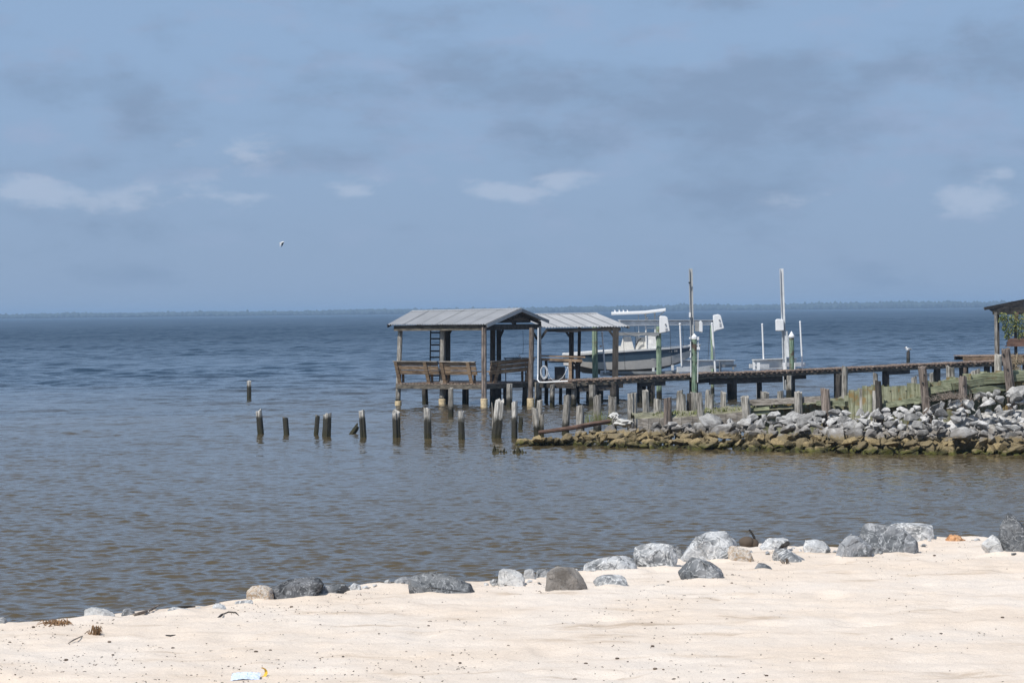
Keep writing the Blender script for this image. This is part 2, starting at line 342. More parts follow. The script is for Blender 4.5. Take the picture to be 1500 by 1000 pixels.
def post_mb(b, tp, r0, r1=None, seed=0, jag=0.03, n=14, rings=9, splits=True):
    rnd = random.Random(seed); b = Vector(b); tp = Vector(tp); r1 = r1 or r0*0.93
    mb = MB(); ax = (tp-b).normalized(); x = ax.orthogonal().normalized(); y = ax.cross(x)
    ang = [1 + rnd.uniform(-0.10, 0.10) for _ in range(n)]
    ph = rnd.uniform(0, 6.3)
    if splits:
        for _ in range(2): ang[rnd.randrange(n)] *= 0.80
    for i in range(rings):
        tt = i/(rings-1); p = b.lerp(tp, tt); r = r0 + (r1-r0)*tt
        for k in range(n):
            a = 2*math.pi*k/n; rr = r*ang[k]*(1+rnd.uniform(-0.03, 0.03))
            q = p + x*(rr*math.cos(a)) + y*(rr*math.sin(a))
            if i == rings-1: q += ax*(jag*math.sin(a+ph) + rnd.uniform(-jag, jag)*0.8)
            mb.v.append(q)
    for i in range(rings-1):
        for k in range(n):
            a = i*n+k; c = i*n+(k+1)%n; mb.f.append((a, c, c+n, a+n))
    o = (rings-1)*n; ci = len(mb.v); r = r1*0.55
    for k in range(n):
        a = 2*math.pi*k/n; mb.v.append(tp + x*(r*math.cos(a)) + y*(r*math.sin(a)) - ax*rnd.uniform(0, jag*1.4))
    for k in range(n): mb.f.append((o+k, o+(k+1)%n, ci+(k+1)%n, ci+k))
    mb.v.append(tp - ax*jag*0.8)
    for k in range(n): mb.f.append((ci+k, ci+(k+1)%n, len(mb.v)-1))
    return mb
SEED = [100]
def post(xb, yb, xt, yt, w, mat, label, group, D=None, name='wooden_piling', cat='piling', down=0.5, jag=0.03):
    SEED[0] += 1
    base = G(xb, yb, 0.0) if D is None else W(xb, yb, D)
    top = W(xt, yt, base.y); r = w*base.y/FPX/2
    ax = (base-top).normalized(); bot = base + ax*down
    mb = post_mb(bot, top, r*1.04, r*0.94, SEED[0], jag, rings=12)
    o = obj(name, mb, mat, org=Vector((base.x, base.y, base.z)))
    if label: tag(o, label, cat, group)
    return o

# ------------------------------------------------------------ rocks
def rock_mesh(name, pts, seed, cuts=3, amp=0.05, mat='rock_grey', fine=0.5, sub=2, chips=9):
    bm = bmesh.new()
    for p in pts: bm.verts.new(p)
    r = bmesh.ops.convex_hull(bm, input=bm.verts)
    dead = [e for e in set(r['geom_interior'] + r['geom_unused']) if isinstance(e, bmesh.types.BMVert)]
    if dead: bmesh.ops.delete(bm, geom=dead, context='VERTS')
    loose = [v for v in bm.verts if not v.link_faces]
    if loose: bmesh.ops.delete(bm, geom=loose, context='VERTS')
    size = max((Vector(p)-Vector(pts[0])).length for p in pts)
    cr = random.Random(seed*7+1)
    for _ in range(chips):
        n_ = Vector((cr.gauss(0,1), cr.gauss(0,1), cr.gauss(.2,.9))).normalized()
        d_ = max(v.co.dot(n_) for v in bm.verts) - size*cr.uniform(.02, .085)
        bmesh.ops.bisect_plane(bm, geom=bm.verts[:]+bm.edges[:]+bm.faces[:], plane_co=n_*d_, plane_no=n_, clear_outer=True)
        cs = [v.co.copy() for v in bm.verts]; bm.clear()
        for c_ in cs: bm.verts.new(c_)
        r = bmesh.ops.convex_hull(bm, input=bm.verts)
        dead = [e for e in set(r['geom_interior'] + r['geom_unused']) if isinstance(e, bmesh.types.BMVert)]
        if dead: bmesh.ops.delete(bm, geom=dead, context='VERTS')
    bmesh.ops.dissolve_limit(bm, angle_limit=.03, verts=bm.verts, edges=bm.edges)
    bmesh.ops.bevel(bm, geom=list(bm.edges), offset=size*0.012, segments=1, affect='EDGES')
    bmesh.ops.triangulate(bm, faces=bm.faces)
    # split long edges until even
    for _ in range(cuts):
        L = sorted(e.calc_length() for e in bm.edges); lim = L[int(len(L)*0.55)]
        bmesh.ops.subdivide_edges(bm, edges=[e for e in bm.edges if e.calc_length() >= lim], cuts=1)
        bmesh.ops.triangulate(bm, faces=bm.faces)
    bm.normal_update(); off = Vector((seed*3.7, seed*1.3, seed*2.1))
    ns = {v: v.normal.copy() for v in bm.verts}
    for v in bm.verts:
        q = v.co/size
        d = noise.fractal(q*2.6+off, 1.0, 2.0, 3)*amp + noise.fractal(q*9+off, 0.8, 2.0, 3)*amp*fine
        d += (abs(noise.noise(q*5+off))-0.25)*amp*0.8
        v.co += ns[v]*(d*size)
    me = bpy.data.meshes.new(name); bm.to_mesh(me); bm.free(); me.materials.append(MATS[mat]); return me
def rand_rock_pts(rnd, sx=1, sy=1, sz=0.7, n=13):
    pts = []
    for _ in range(n):
        v = Vector((rnd.gauss(0,1), rnd.gauss(0,1), rnd.gauss(0,1))).normalized()
        pts.append(Vector((v.x*sx, v.y*sy, v.z*sz))*rnd.uniform(0.8, 1.0)*0.5)
    return pts

# ------------------------------------------------------------ water
def build_water():
    ys = [13.0]
    while ys[-1] < 12000:
        y = ys[-1]; ys.append(y + (min(0.36, 0.036*(max(y, 38)/38)**1.5) if y < 420 else 0.36*(y/420)**2.2))
    ys = np.array(ys)
    th = list(np.arange(-0.27, 0.2701, 0.0017)); e = 0.27; s = 0.0017
    while e < 3.0: s *= 1.25; e += s; th = [-e] + th + [e]
    th = np.array(th)
    X = ys[:, None]*th[None, :]; Y = np.repeat(ys[:, None], len(th), 1)
    rng = np.random.RandomState(4)
    Z = np.zeros_like(X)
    dy = np.gradient(ys)[:, None]
    lam = np.concatenate([np.geomspace(0.15, 1.0, 44), np.geomspace(1.1, 7.0, 18)])
    off = np.clip((Y-50)/110, 0, 1)
    for L in lam:
        a = rng.normal(0.05, 0.75 if L < 1 else 0.5); k = 2*math.pi/L
        slope = (0.098 - 0.035*off) if L < .42 else (0.032 + 0.034*off) if L < 1.0 else (0.006 + 0.080*off)
        fade = np.clip((L/dy-2.2)/2.0, 0, 1)
        px = k*(X*math.sin(a) + Y*math.cos(a)) + rng.uniform(0, 6.28)
        gx = 0.6+0.4*np.sin(X*0.9/L**0.5*rng.uniform(.5, 1.5)+Y*0.7/L**0.5+rng.uniform(0, 6.28))
        Z += slope/k*fade*gx*(np.sin(px) + 0.22*np.cos(2*px))
    calm = 0.75 + 0.25*np.sin(X*0.11+1.3)*np.sin(Y*0.07+0.5)
    Z *= calm
    edge = np.clip((0.9-np.abs(th))/0.5, 0, 1)[None, :]
    Z *= edge
    nr, nc = X.shape
    co = np.stack([X, Y, Z], -1).reshape(-1, 3).astype(np.float32)
    i = np.arange(nr-1)[:, None]*nc + np.arange(nc-1)[None, :]
    q = np.stack([i, i+1, i+nc+1, i+nc], -1).reshape(-1, 4).astype(np.int32)
    me = bpy.data.meshes.new('water'); me.vertices.add(len(co)); me.vertices.foreach_set('co', co.ravel())
    me.loops.add(q.size); me.loops.foreach_set('vertex_index', q.ravel())
    me.polygons.add(len(q)); me.polygons.foreach_set('loop_start', np.arange(0, q.size, 4, dtype=np.int32))
    me.polygons.foreach_set('loop_total', np.full(len(q), 4, np.int32)); me.polygons.foreach_set('use_smooth', np.ones(len(q), bool))
    me.update(calc_edges=True); me.materials.append(MATS['water'])
    o = bpy.data.objects.new('water', me); C.objects.link(o); o['kind'] = 'structure'
build_water()

# ------------------------------------------------------------ sand
SANDZ = 2.15; MOUNDS = []
crest_px = [(-700,985),(-200,928),(0,914),(60,911),(115,905),(170,899),(230,894),(300,887),(345,880),(400,877),(450,873),(500,865),(560,857),(600,855),(715,852),(790,848),(850,838),(930,832),(990,822),(1060,806),(1110,797),(1170,800),(1220,803),(1280,800),(1350,797),(1370,788),(1440,787),(1480,793),(1560,785),(1800,765),(2400,720)]
cw = [G(px, py, SANDZ) for px, py in crest_px]
cxs = np.array([c.x for c in cw]); cys = np.array([c.y for c in cw])
def crest(x): return float(np.interp(x, cxs, cys))
def sandz(x, y):
    s = y - crest(x) 
    z = SANDZ
    p = Vector((x, y, 0))
    z += 0.010*noise.fractal(p*1.3, 1.0, 2.0, 3) + 0.011*noise.fractal(Vector((x*3.5, y*6, 1)), 0.7, 2.0, 5) + 0.006*noise.noise(p*11)
    ft = noise.noise(p*3.1+Vector((7,3,0)))
    if ft > 0.3: z -= (ft-0.3)*0.05
    rg = 1-abs(noise.noise(Vector((x*.9+y*.5, y*2.6, 4))))*2
    z += 0.010*max(0, rg-.45)
    for (mx, my, mr, mh) in MOUNDS:
        q = ((x-mx)**2 + ((y-my)*1.3)**2)/(mr*mr)
        if q < 4: z += mh*math.exp(-q*1.6)
    if s > 0: z -= 0.42*s*s/(s+0.5)
    return max(z, -1.2)
def build_sand():
    vs = []; fs = []
    xs = list(np.arange(-6, 8.01, 0.035)); 
    xs = [-60,-40,-25,-16,-11,-8,-6.8] + xs + [9,11,15,22,35,60]
    ys = [-30,-15,-5,0,4,7,8.5,9.3] + list(np.arange(9.8, 18.6, 0.035)) + [18.9,19.4,20,21,22.5,24.5,27]
    for y in ys:
        for x in xs:
            z = sandz(x, y); vs.append((x, y, z))
    n = len(xs)
    for j in range(len(ys)-1):
        for i in range(n-1):
            a = j*n+i; fs.append((a, a+1, a+n+1, a+n))
    me = mesh_from('sand_beach', vs, fs, True); me.materials.append(MATS['sand'])
    o = bpy.data.objects.new('sand_beach', me); C.objects.link(o); o['kind'] = 'structure'

# ------------------------------------------------------------ far wooded shore
def build_far():
    rnd = random.Random(5); vs = []; fs = []
    bm = bmesh.new(); bmesh.ops.create_icosphere(bm, subdivisions=1, radius=1); tv = [v.co.copy() for v in bm.verts]; tf = [tuple(v.index for v in f.verts) for f in bm.faces]; bm.free()
    for r in range(5):
        xm = -1900.0
        while xm < 1900:
            u = (xm+1100)/2200
            hh = 9.0 + 5.5*min(1.2, max(0, u)) + 2.4*noise.noise(Vector((xm*0.006, 2, 0))) + 1.2*noise.noise(Vector((xm*0.03, 5, 0)))
            if noise.noise(Vector((xm*0.004, 9, 0))) > 0.12: hh += 1.3
            h = hh*(0.72+0.07*r)*rnd.uniform(0.86, 1.06); w = rnd.uniform(3, 9)
            if rnd.random() < .03: h *= 1.2; w *= .6
            c = Vector((xm, 4300 + r*14 + rnd.uniform(-6, 6), h*0.45)); o = len(vs)
            for q in tv: vs.append(c + Vector((q.x*w*rnd.uniform(.7,1.3), q.y*w, q.z*h*0.55*rnd.uniform(.85,1.1))))
            fs += [tuple(i+o for i in f) for f in tf]
            xm += rnd.uniform(3, 11)
    o = bpy.data.objects.new('far_woods', mesh_from('far_woods', vs, fs)); C.objects.link(o); o.data.materials.append(MATS['far_trees'])
    tag(o, 'hazy blue wooded shore along the horizon across the bay', 'forest', kind='stuff')
    vs = [(-9000,4285,0.25),(9000,4285,0.25),(9000,9000,1.0),(-9000,9000,1.0),(-9000,4270,-1.2),(9000,4270,-1.2)]
    me = mesh_from('far_land', vs, [(0,1,2,3),(4,5,1,0)]); me.materials.append(MATS['far_trees'])
    o = bpy.data.objects.new('far_land', me); C.objects.link(o); o['kind'] = 'structure'
build_far()
def build_haze():
    m = bpy.data.materials.new('haze'); m.use_nodes = True; t = m.node_tree; t.nodes.clear()
    v = nd(t, 'ShaderNodeVolumePrincipled', {'Color': (0.50, 0.72, 1.0, 1), 'Density': 2.15e-4})
    t.links.new(v.outputs[0], nd(t, 'ShaderNodeOutputMaterial').inputs['Volume'])
    x0, x1, y0, y1, z0, z1 = -9100, 9100, -100, 12600, -2.6, 24
    me = mesh_from('haze', [(x0,y0,z0),(x1,y0,z0),(x1,y1,z0),(x0,y1,z0),(x0,y0,z1),(x1,y0,z1),(x1,y1,z1),(x0,y1,z1)], [(0,3,2,1),(4,5,6,7),(0,1,5,4),(1,2,6,5),(2,3,7,6),(3,0,4,7)])
    me.materials.append(m); o = bpy.data.objects.new('haze', me); C.objects.link(o); o['kind'] = 'stuff'; o['label'] = 'thin pale blue sea haze over the bay'
build_haze()

# ------------------------------------------------------------ boulders along the crest of the beach
def boulder(sil, mat, label, seed, depth=0.75, top=0.55, D=None, amp=0.02, name='boulder', cat='rock', group='boulders along the top of the beach', base_up=0):
    ymax = max(p[1] for p in sil)
    xmid = sum(p[0] for p in sil)/len(sil)
    base = G(xmid, ymax-base_up, SANDZ); D = D or base.y
    P = [W(px, py, D) for px, py in sil]
    cx = sum(p.x for p in P)/len(P); zlo = min(p.z for p in P); zhi = max(p.z for p in P)
    wdt = max(p.x for p in P)-min(p.x for p in P); rnd = random.Random(seed)
    dp = wdt*depth; pts = []
    for p in P:
        q = Vector((p.x-cx, 0, p.z-zlo))
        if q.z < (zhi-zlo)*0.25: q.z -= (zhi-zlo)*0.35+0.05
        j = lambda s: rnd.uniform(-s, s)*wdt
        hi = (p.z-zlo)/(zhi-zlo+1e-6)
        # the front face leans back from the base to the ridge; the back drops away
        pts.append(q + Vector((j(.01), dp*0.12*hi, 0)))
        k = 0.80
        pts.append(Vector((q.x*k+j(.05), -dp*(0.28-0.18*hi)+j(.09), q.z*(0.80 if hi > .3 else 1)+j(.01))))
        pts.append(Vector((q.x*0.85+j(.05), dp*0.5+j(.08), q.z*top+j(.02))))
    me = rock_mesh(name, pts, seed, cuts=6, amp=amp, mat=mat, fine=0.45, chips=11)
    o = bpy.data.objects.new(name, me); C.objects.link(o); o.location = (cx, D + dp*0.1, zlo)
    if wdt > .1: MOUNDS.append((cx, D - dp*.05, wdt*.62, .016))
    return tag(o, label, cat, group)
B = [
 ([(-14,914),(-9,904),(2,901),(9,908),(14,915)], 'rock_grey', 'grey rock cut by the left edge of the picture at the sand crest', 1),
 ([(117,905),(122,893),(132,889),(152,892),(167,898),(168,905)], 'rock_white', 'low white rock near the left end of the beach crest', 1),
 ([(174,899),(179,892),(188,890),(197,894),(199,900)], 'rock_grey', 'small grey rock right of the low white rock', 1),
 ([(236,896),(245,889),(262,887),(276,890),(280,896)], 'rock_marble', 'flat pale rock just behind the driftwood stick', 1),
 ([(305,890),(312,884),(322,882),(330,887),(332,892)], 'rock_marble', 'tiny grey rock between the driftwood stick and the tan boulder', 1),
 ([(336,884),(345,878),(362,876),(372,880),(372,886)], 'rock_marble', 'flat pale slab at the left foot of the tan boulder', 1),
 ([(358,879),(361,863),(370,854),(384,854),(398,862),(402,876),(396,880)], 'rock_tan', 'round tan boulder with white crust left of the black boulder', 2),
 ([(396,874),(394,861),(418,851),(455,843),(476,845),(476,853),(470,860),(462,868),(452,874),(430,877)], 'rock_dark', 'dark grey jagged boulder with black hollow beside the tan boulder', 2),
 ([(455,873),(468,857),(490,855),(505,856),(512,862),(500,868)], 'rock_grey', 'low grey rock right of the dark jagged boulder', 1),
 ([(508,864),(512,856),(518,853),(528,857),(531,865)], 'rock_marble', 'small pale round stone between the low grey rock and the big dark slab', 1),
 ([(556,858),(560,851),(570,848),(578,856)], 'rock_white', 'small white stone left of the big dark triangular slab', 1),
 ([(572,858),(578,847),(592,844),(602,846),(602,858)], 'rock_grey', 'grey rock tucked behind the left end of the big dark slab', 1),
 ([(598,869),(598,841),(604,835),(625,837),(665,846),(690,855),(704,864),(680,870),(620,870)], 'rock_dark2', 'big dark grey slab with a straight left edge tapering to the right', 3),
 ([(728,852),(730,833),(738,828),(752,831),(763,838),(770,850),(765,857),(735,858)], 'rock_white', 'white rock with a grey hollow left of the tall domed boulder', 2),
 ([(763,851),(768,835),(778,831),(786,834),(787,848)], 'rock_white', 'white rock between the hollowed white rock and the domed boulder', 1),
 ([(716,852),(722,848),(732,846),(738,856)], 'rock_marble', 'small grey stone at the left foot of the hollowed white rock', 1),
 ([(783,848),(786,836),(795,830),(805,834),(808,848)], 'rock_marble', 'grey rock hidden behind the left side of the domed boulder', 1),
 ([(797,865),(802,840),(808,830),(820,826),(838,828),(848,838),(860,855),(864,862),(850,866),(820,867)], 'rock_brownish', 'domed brown grey boulder standing on the sand', 3),
 ([(849,834),(855,828),(895,810),(915,808),(925,814),(932,826),(935,832),(915,837),(880,838)], 'rock_marble', 'long pale grey boulder sloping up to the right behind the domed boulder', 2),
 ([(866,848),(885,841),(912,843),(923,852),(918,858),(890,860)], 'rock_marble', 'flat pale grey rock sunk in the sand right of the domed boulder', 1),
 ([(929,815),(930,802),(942,796),(975,792),(988,798),(993,820),(985,828),(968,833),(940,830)], 'rock_marble', 'blocky grey boulder with white streaks and a dark underside', 3),
 ([(957,859),(962,856),(978,856),(982,860)], 'rock_grey', 'small flat dark stone lying in the open sand', 1),
 ([(984,822),(986,803),(993,796),(1000,800),(1002,820)], 'rock_grey', 'dark rock wedged between the two largest pale boulders', 1),
 ([(993,822),(997,808),(1015,788),(1035,779),(1065,778),(1080,786),(1084,798),(1078,808),(1040,818),(1010,824)], 'rock_marble', 'largest pale marbled boulder with a rounded top', 3),
 ([(993,838),(1010,816),(1014,812),(1025,817),(1040,818),(1050,830),(1062,840),(1058,846),(1030,850),(1008,848)], 'rock_grey', 'dark grey pyramid boulder in front of the largest pale boulder', 3),
 ([(1040,822),(1048,808),(1062,802),(1075,808),(1077,825)], 'rock_marble', 'small grey rock between the pyramid boulder and the tan rock', 1),
 ([(1063,824),(1066,806),(1072,798),(1100,806),(1113,820),(1100,825),(1075,825)], 'rock_tan', 'smooth pale tan rock right of the largest boulder', 2),
 ([(1112,801),(1125,788),(1150,786),(1157,792),(1152,803),(1130,806)], 'rock_marble', 'grey rock behind the black driftwood chunk', 2),
 ([(1131,808),(1138,803),(1153,799),(1180,812),(1195,821),(1170,824),(1138,822)], 'rock_marble', 'pale streaked rock sloping down to the right before the black driftwood', 2),
 ([(1104,833),(1108,825),(1118,823),(1132,830),(1136,837),(1118,836)], 'rock_grey', 'small grey stone half buried below the tan rock', 1),
 ([(1176,802),(1180,791),(1195,788),(1212,793),(1218,803),(1212,811),(1185,808)], 'rock_marble', 'rounded speckled boulder left of the pointed grey boulder', 2),
 ([(1218,813),(1232,795),(1245,782),(1252,778),(1262,787),(1278,800),(1281,813),(1260,818),(1235,816)], 'rock_grey', 'pointed grey boulder left of the big flat topped boulder', 3),
 ([(1262,785),(1266,768),(1276,766),(1325,775),(1345,783),(1350,800),(1349,810),(1300,812),(1275,811),(1262,808)], 'rock_grey', 'big flat topped boulder with a bright top and dark front', 3),
 ([(1300,772),(1318,763),(1350,764),(1368,770),(1370,782),(1365,791),(1330,790)], 'rock_marble', 'light grey boulder behind the big flat topped boulder', 2),
 ([(1439,795),(1448,783),(1457,780),(1468,792),(1480,807),(1465,811),(1448,803)], 'rock_white', 'white boulder leaning against the dark tall boulder', 2),
 ([(1463,795),(1465,768),(1478,751),(1490,757),(1508,775),(1520,800),(1500,810),(1475,805)], 'rock_dark2', 'tall dark boulder at the right edge of the beach', 3),
]
rock('rock_dark2', (0.085, 0.092, 0.10), (0.20, 0.21, 0.22), vein=(0.5, 0.51, 0.52), veinw=0.03, scale=9)
for i, (sil, mt, lb, sz) in enumerate(B):
    boulder(sil, mt, lb, 11+i, amp=0.016 if sz > 1 else 0.022, base_up=0)

build_sand()
sr_ = random.Random(91); sv_ = []
for k in range(6): sv_.append(rock_mesh('stone', rand_rock_pts(sr_, 1.2, 1, .75, 10), 500+k, cuts=3, amp=.02, mat=('rock_marble','rock_grey','rock_white')[k % 3], chips=4))
for px, dy_, sz in [(215,2,9),(290,2,8),(318,1,7),(350,4,8),(485,4,8),(536,3,8),(548,2,7),(590,3,6),(712,4,9),(722,5,7),(775,6,8),(790,9,7),(842,0,9),(868,3,8),(938,2,8),(1002,14,8),(1088,6,9),(1100,10,7),(1124,14,8),(1162,3,7),(1172,8,6),(1222,8,7),(1236,12,6),(1290,14,7),(1352,4,9),(1362,2,7),(1432,6,7),(1425,3,6),(1470,18,7),(1486,20,8)]:
    cy_ = float(np.interp(px, [c[0] for c in crest_px], [c[1] for c in crest_px])); g = G(px, cy_+dy_, SANDZ); o = bpy.data.objects.new('stone', sv_[sr_.randrange(6)]); C.objects.link(o)
    q = sz*g.y/FPX*1.25; o.location = (g.x, g.y, sandz(g.x, g.y)+q*.1); o.scale = (q*1.2, q, q); o.rotation_euler = (sr_.uniform(-.3,.3), sr_.uniform(-.3,.3), sr_.uniform(0, 6.28))
    tag(o, 'small stone half sunk in the sand between the crest boulders', 'stone', 'small stones between the crest boulders')

# small things lying on the sand
def tuft(px, py, w, h, mat, n, label, cat, seed, name):
    rnd = random.Random(seed); o = G(px, py, SANDZ); mb = MB(); s = o.y/FPX
    for _ in range(n):
        a = rnd.uniform(0, 6.28); L = rnd.uniform(0.3, 1)*w*s/2; p0 = o + Vector((rnd.gauss(0, .2)*w*s, rnd.gauss(0, .25)*w*s, 0.0))
        p1 = p0 + Vector((math.cos(a)*L*0.5, math.sin(a)*L*0.5, rnd.uniform(.2, 1)*h*s))
        p2 = p0 + Vector((math.cos(a)*L, math.sin(a)*L, rnd.uniform(0, .6)*h*s))
        mb.tube([p0, p1, p2], [0.004, 0.003, 0.0015], 4)
    return tag(obj(name, mb, mat, org=o), label, cat)
tuft(83, 916, 40, 9, 'wrack', 80, 'flattened clump of brown wrack weed at the sand crest', 'seaweed', 3, 'seaweed_clump')
tuft(139, 929, 22, 13, 'wrack', 34, 'dry tan grass tuft below the wrack clump', 'dry grass', 4, 'dry_grass_tuft')
tuft(618, 866, 8, 9, 'dry_weed', 5, 'tiny dry sprig in front of the big dark slab', 'dry grass', 5, 'dry_grass_tuft')
tuft(1150, 826, 14, 12, 'debris', 10, 'wispy dark twigs beside the pale streaked rock', 'twigs', 6, 'twig_cluster')
def stick(pts, r, mat, label, cat='driftwood', name='driftwood_stick', z=None):
    P = []
    for (px, py, up) in pts:
        g = G(px, py, SANDZ); P.append(g + Vector((0, 0, up*.15+.004)))
    n = len(P); mb = MB(); rnd = random.Random(len(label))
    mb.tube(P, [r*(1-0.5*abs(2*i/(n-1)-0.8)) for i in range(n)], 7, jit=0.2, rnd=rnd)
    return tag(obj(name, mb, mat, org=P[0]), label, cat)
stick([(196,901,.01),(210,899,.03),(222,895,.05),(233,889,.06)], 0.011, 'driftwood', 'grey brown driftwood stick lying on the crest between small rocks')
stick([(255,893,.0),(262,891,.02),(276,890,.02),(286,889,.0)], 0.009, 'driftwood_black', 'dark short driftwood piece right of the driftwood stick')
stick([(462,876,.02),(480,871,.02),(500,867,.01),(520,864,.01),(543,861,.0)], 0.008, 'driftwood', 'thin pale driftwood stick lying right of the dark jagged boulder')
stick([(325,901,.01),(335,898,.03),(345,899,.04),(350,902,.0)], 0.005, 'driftwood_black', 'dark curved twig on the sand below the tan boulder')
stick([(319,906,.0),(324,903,.03),(327,901,.04)], 0.008, 'driftwood_black', 'short dark bark chip beside the curved twig')
stick([(243,931,.0),(250,932,.01),(257,931,.01)], 0.005, 'driftwood_black', 'small dark twig in the open sand right of the grass tuft')
stick([(100,943,.0),(108,938,.01),(117,934,.01),(121,932,.0)], 0.004, 'driftwood', 'thin bent twig leading down from the dry grass tuft')
# driftwood stump with an upright branch
g = G(1098, 800, SANDZ); mb = MB(); mb.ball(g+Vector((-.02,0,.03)), .055, 12, 8, (1,1,.75)); mb.ball(g+Vector((.03,.0,.02)), .035, 10, 6)
o = obj('driftwood_root', mb, 'driftwood_brown' if 'driftwood_brown' in MATS else 'bark', org=g, smooth=True); tag(o, 'brown driftwood root knob with one upright branch behind the tan rock', 'driftwood')
mb = MB(); mb.tube([g+Vector((.045,0,.0)), g+Vector((.03,0,.07)), g+Vector((.0,0,.118))], [.011,.009,.007], 7, jit=.2, rnd=random.Random(2)); obj('branch', mb, 'driftwood_black', o)
g = G(1146, 806, SANDZ); s = g.y/FPX
me = rock_mesh('driftwood_chunk', [Vector((-10*s,0,-.01)),Vector((-8*s,.05,.0)),Vector((-9*s,-.03,.02)),Vector((11*s,0,14*s)),Vector((9*s,.04,15*s)),Vector((0,-.04,9*s)),Vector((0,.05,4*s)),Vector((9*s,-.02,9*s))], 77, 4, .05, 'driftwood_black')
o = bpy.data.objects.new('driftwood_chunk', me); C.objects.link(o); o.location = g; tag(o, 'black driftwood chunk leaning on the pale streaked rock', 'driftwood')
g = G(1400, 792, SANDZ); s = g.y/FPX
me = rock_mesh('bark_piece', [Vector(q) for q in ((-17*s,0,0),(-14*s,.04,6*s),(-9*s,-.03,10*s),(0,.05,7*s),(0,-.05,2*s),(8*s,0,6*s),(17*s,0,1*s),(15*s,.05,-.01),(-8*s,-.05,-.01),(-9*s,.03,10*s))], 78, 4, .06, 'driftwood_orange')
o = bpy.data.objects.new('bark_piece', me); C.objects.link(o); o.location = g; tag(o, 'orange brown bark piece on the sand crest left of the white boulder', 'driftwood')
# pale blue wrapper with a yellow leaf
g = G(360, 993, SANDZ); s = g.y/FPX
def wrapper():
    bm = bmesh.new(); bmesh.ops.create_grid(bm, x_segments=26, y_segments=12, size=1)
    for v in bm.verts:
        x, y = v.co.x, v.co.y
        v.co = Vector((x*21*s*(1+.06*noise.noise(Vector((y*3, 1, 0)))), y*0.035+.01*noise.noise(Vector((x*2,4,0))), .010 + .005*noise.noise(Vector((x*4, y*3, 2))) + .006*(1-x*x) + 0.003*noise.noise(Vector((x*9,y*8,5))) + (y+1)*.011 - .012))
    me = bpy.data.meshes.new('wrapper'); bm.to_mesh(me); bm.free(); me.materials.append(MATS['bag_blue'])
    o = bpy.data.objects.new('wrapper', me); C.objects.link(o); o.location = (g.x, g.y, sandz(g.x, g.y)); tag(o, 'crumpled pale blue plastic wrapper lying on the sand', 'litter')
wrapper()
g2 = G(382, 990, SANDZ); mb = MB(); n = 9
for i in range(n):
    a = -1.2 + 2.6*i/(n-1); c = g2 + Vector((math.cos(a)*.018, .012*math.sin(a*2), .018+math.sin(a)*.018)); c2 = g2 + Vector((math.cos(a)*.034, -.02, .02+math.sin(a)*.026)); mb.v += [c, c2]
for i in range(n-1): mb.f.append((2*i, 2*i+1, 2*i+3, 2*i+2))
mb.f += [tuple(reversed(f)) for f in []]
tag(obj('curled_leaf', mb, 'leaf_gold', org=g2), 'curled golden yellow leaf touching the blue wrapper', 'leaf')
# scattered crumbs
rnd = random.Random(8); mb = MB()
for i in range(2600):
    px = rnd.uniform(-60, 1560); v = rnd.random(); top = np.interp(px, [c[0] for c in crest_px], [c[1] for c in crest_px])
    py = top+8 + (1010-top)*(rnd.random()**1.5)
    if noise.noise(Vector((px*.006, py*.02, 0))) < 0.0 and rnd.random() < .85: continue
    p = G(px, py, SANDZ); p.z = sandz(p.x, p.y); k = rnd.random()
    if k < .8:
        r = rnd.uniform(.0012, .0032)*(2.4 if rnd.random() < .05 else 1); mb.ball(p+Vector((0,0,r*.5)), r, 5, 4, (1.6, 1, .7))
    else:
        a = rnd.uniform(0, 3.14); L = rnd.uniform(.005, .022); mb.tube([p, p+Vector((math.cos(a)*L*.5, math.sin(a)*L*.5, .003)), p+Vector((math.cos(a)*L, math.sin(a)*L, .001))], rnd.uniform(.0008, .0022), 4)
tag(obj('beach_debris', mb, 'debris', org=(0,14,SANDZ)), 'dark crumbs of shell, bark and twig scattered over the sand', 'debris', kind='stuff')

# ------------------------------------------------------------ riprap
front_px = [(780,648),(800,651),(860,654),(900,655),(1000,657),(1060,658),(1150,661),(1250,663),(1330,665),(1400,666),(1500,668),(1760,676)]
top_px = [(780,645,.10,.5),(810,640,.2,1.2),(850,633,.3,2.0),(930,622,.43,2.6),(1000,617,.55,3.2),(1060,611,.66,3.8),(1150,603,.82,4.0),(1260,597,.99,4.2),(1350,590,1.15,4.4),(1400,581,1.32,4.6),(1430,572,1.46,4.7),(1500,566,1.55,4.8),(1760,552,1.7,5.0)]
fp = [G(x, y, 0) for x, y in front_px]
def frontline(px): 
    y = float(np.interp(px, [a[0] for a in front_px], [a[1] for a in front_px])); return G(px, y, 0)
def topline(px):
    xs = [a[0] for a in top_px]; y = float(np.interp(px, xs, [a[1] for a in top_px])) + float(np.interp(px, [800, 1000], [3, 7])); z = float(np.interp(px, xs, [a[2] for a in top_px]))
    return G(px, y, z)
def rip(px, t):
    a = frontline(px); b = topline(px); p = a.lerp(b, t); return p
variants = {}
rr = random.Random(21)
for k in range(22):
    e = (rr.uniform(.9, 1.5), rr.uniform(.7, 1.0), rr.uniform(.5, .8))
    variants[k] = rock_mesh('riprap_rock', rand_rock_pts(rr, *e, n=rr.choice((8, 9, 11))), 300+k, cuts=2, amp=.022, mat='rock_riprap', fine=.5)
cands = []
t_rows = 0
px = 772.0
rr = random.Random(33)
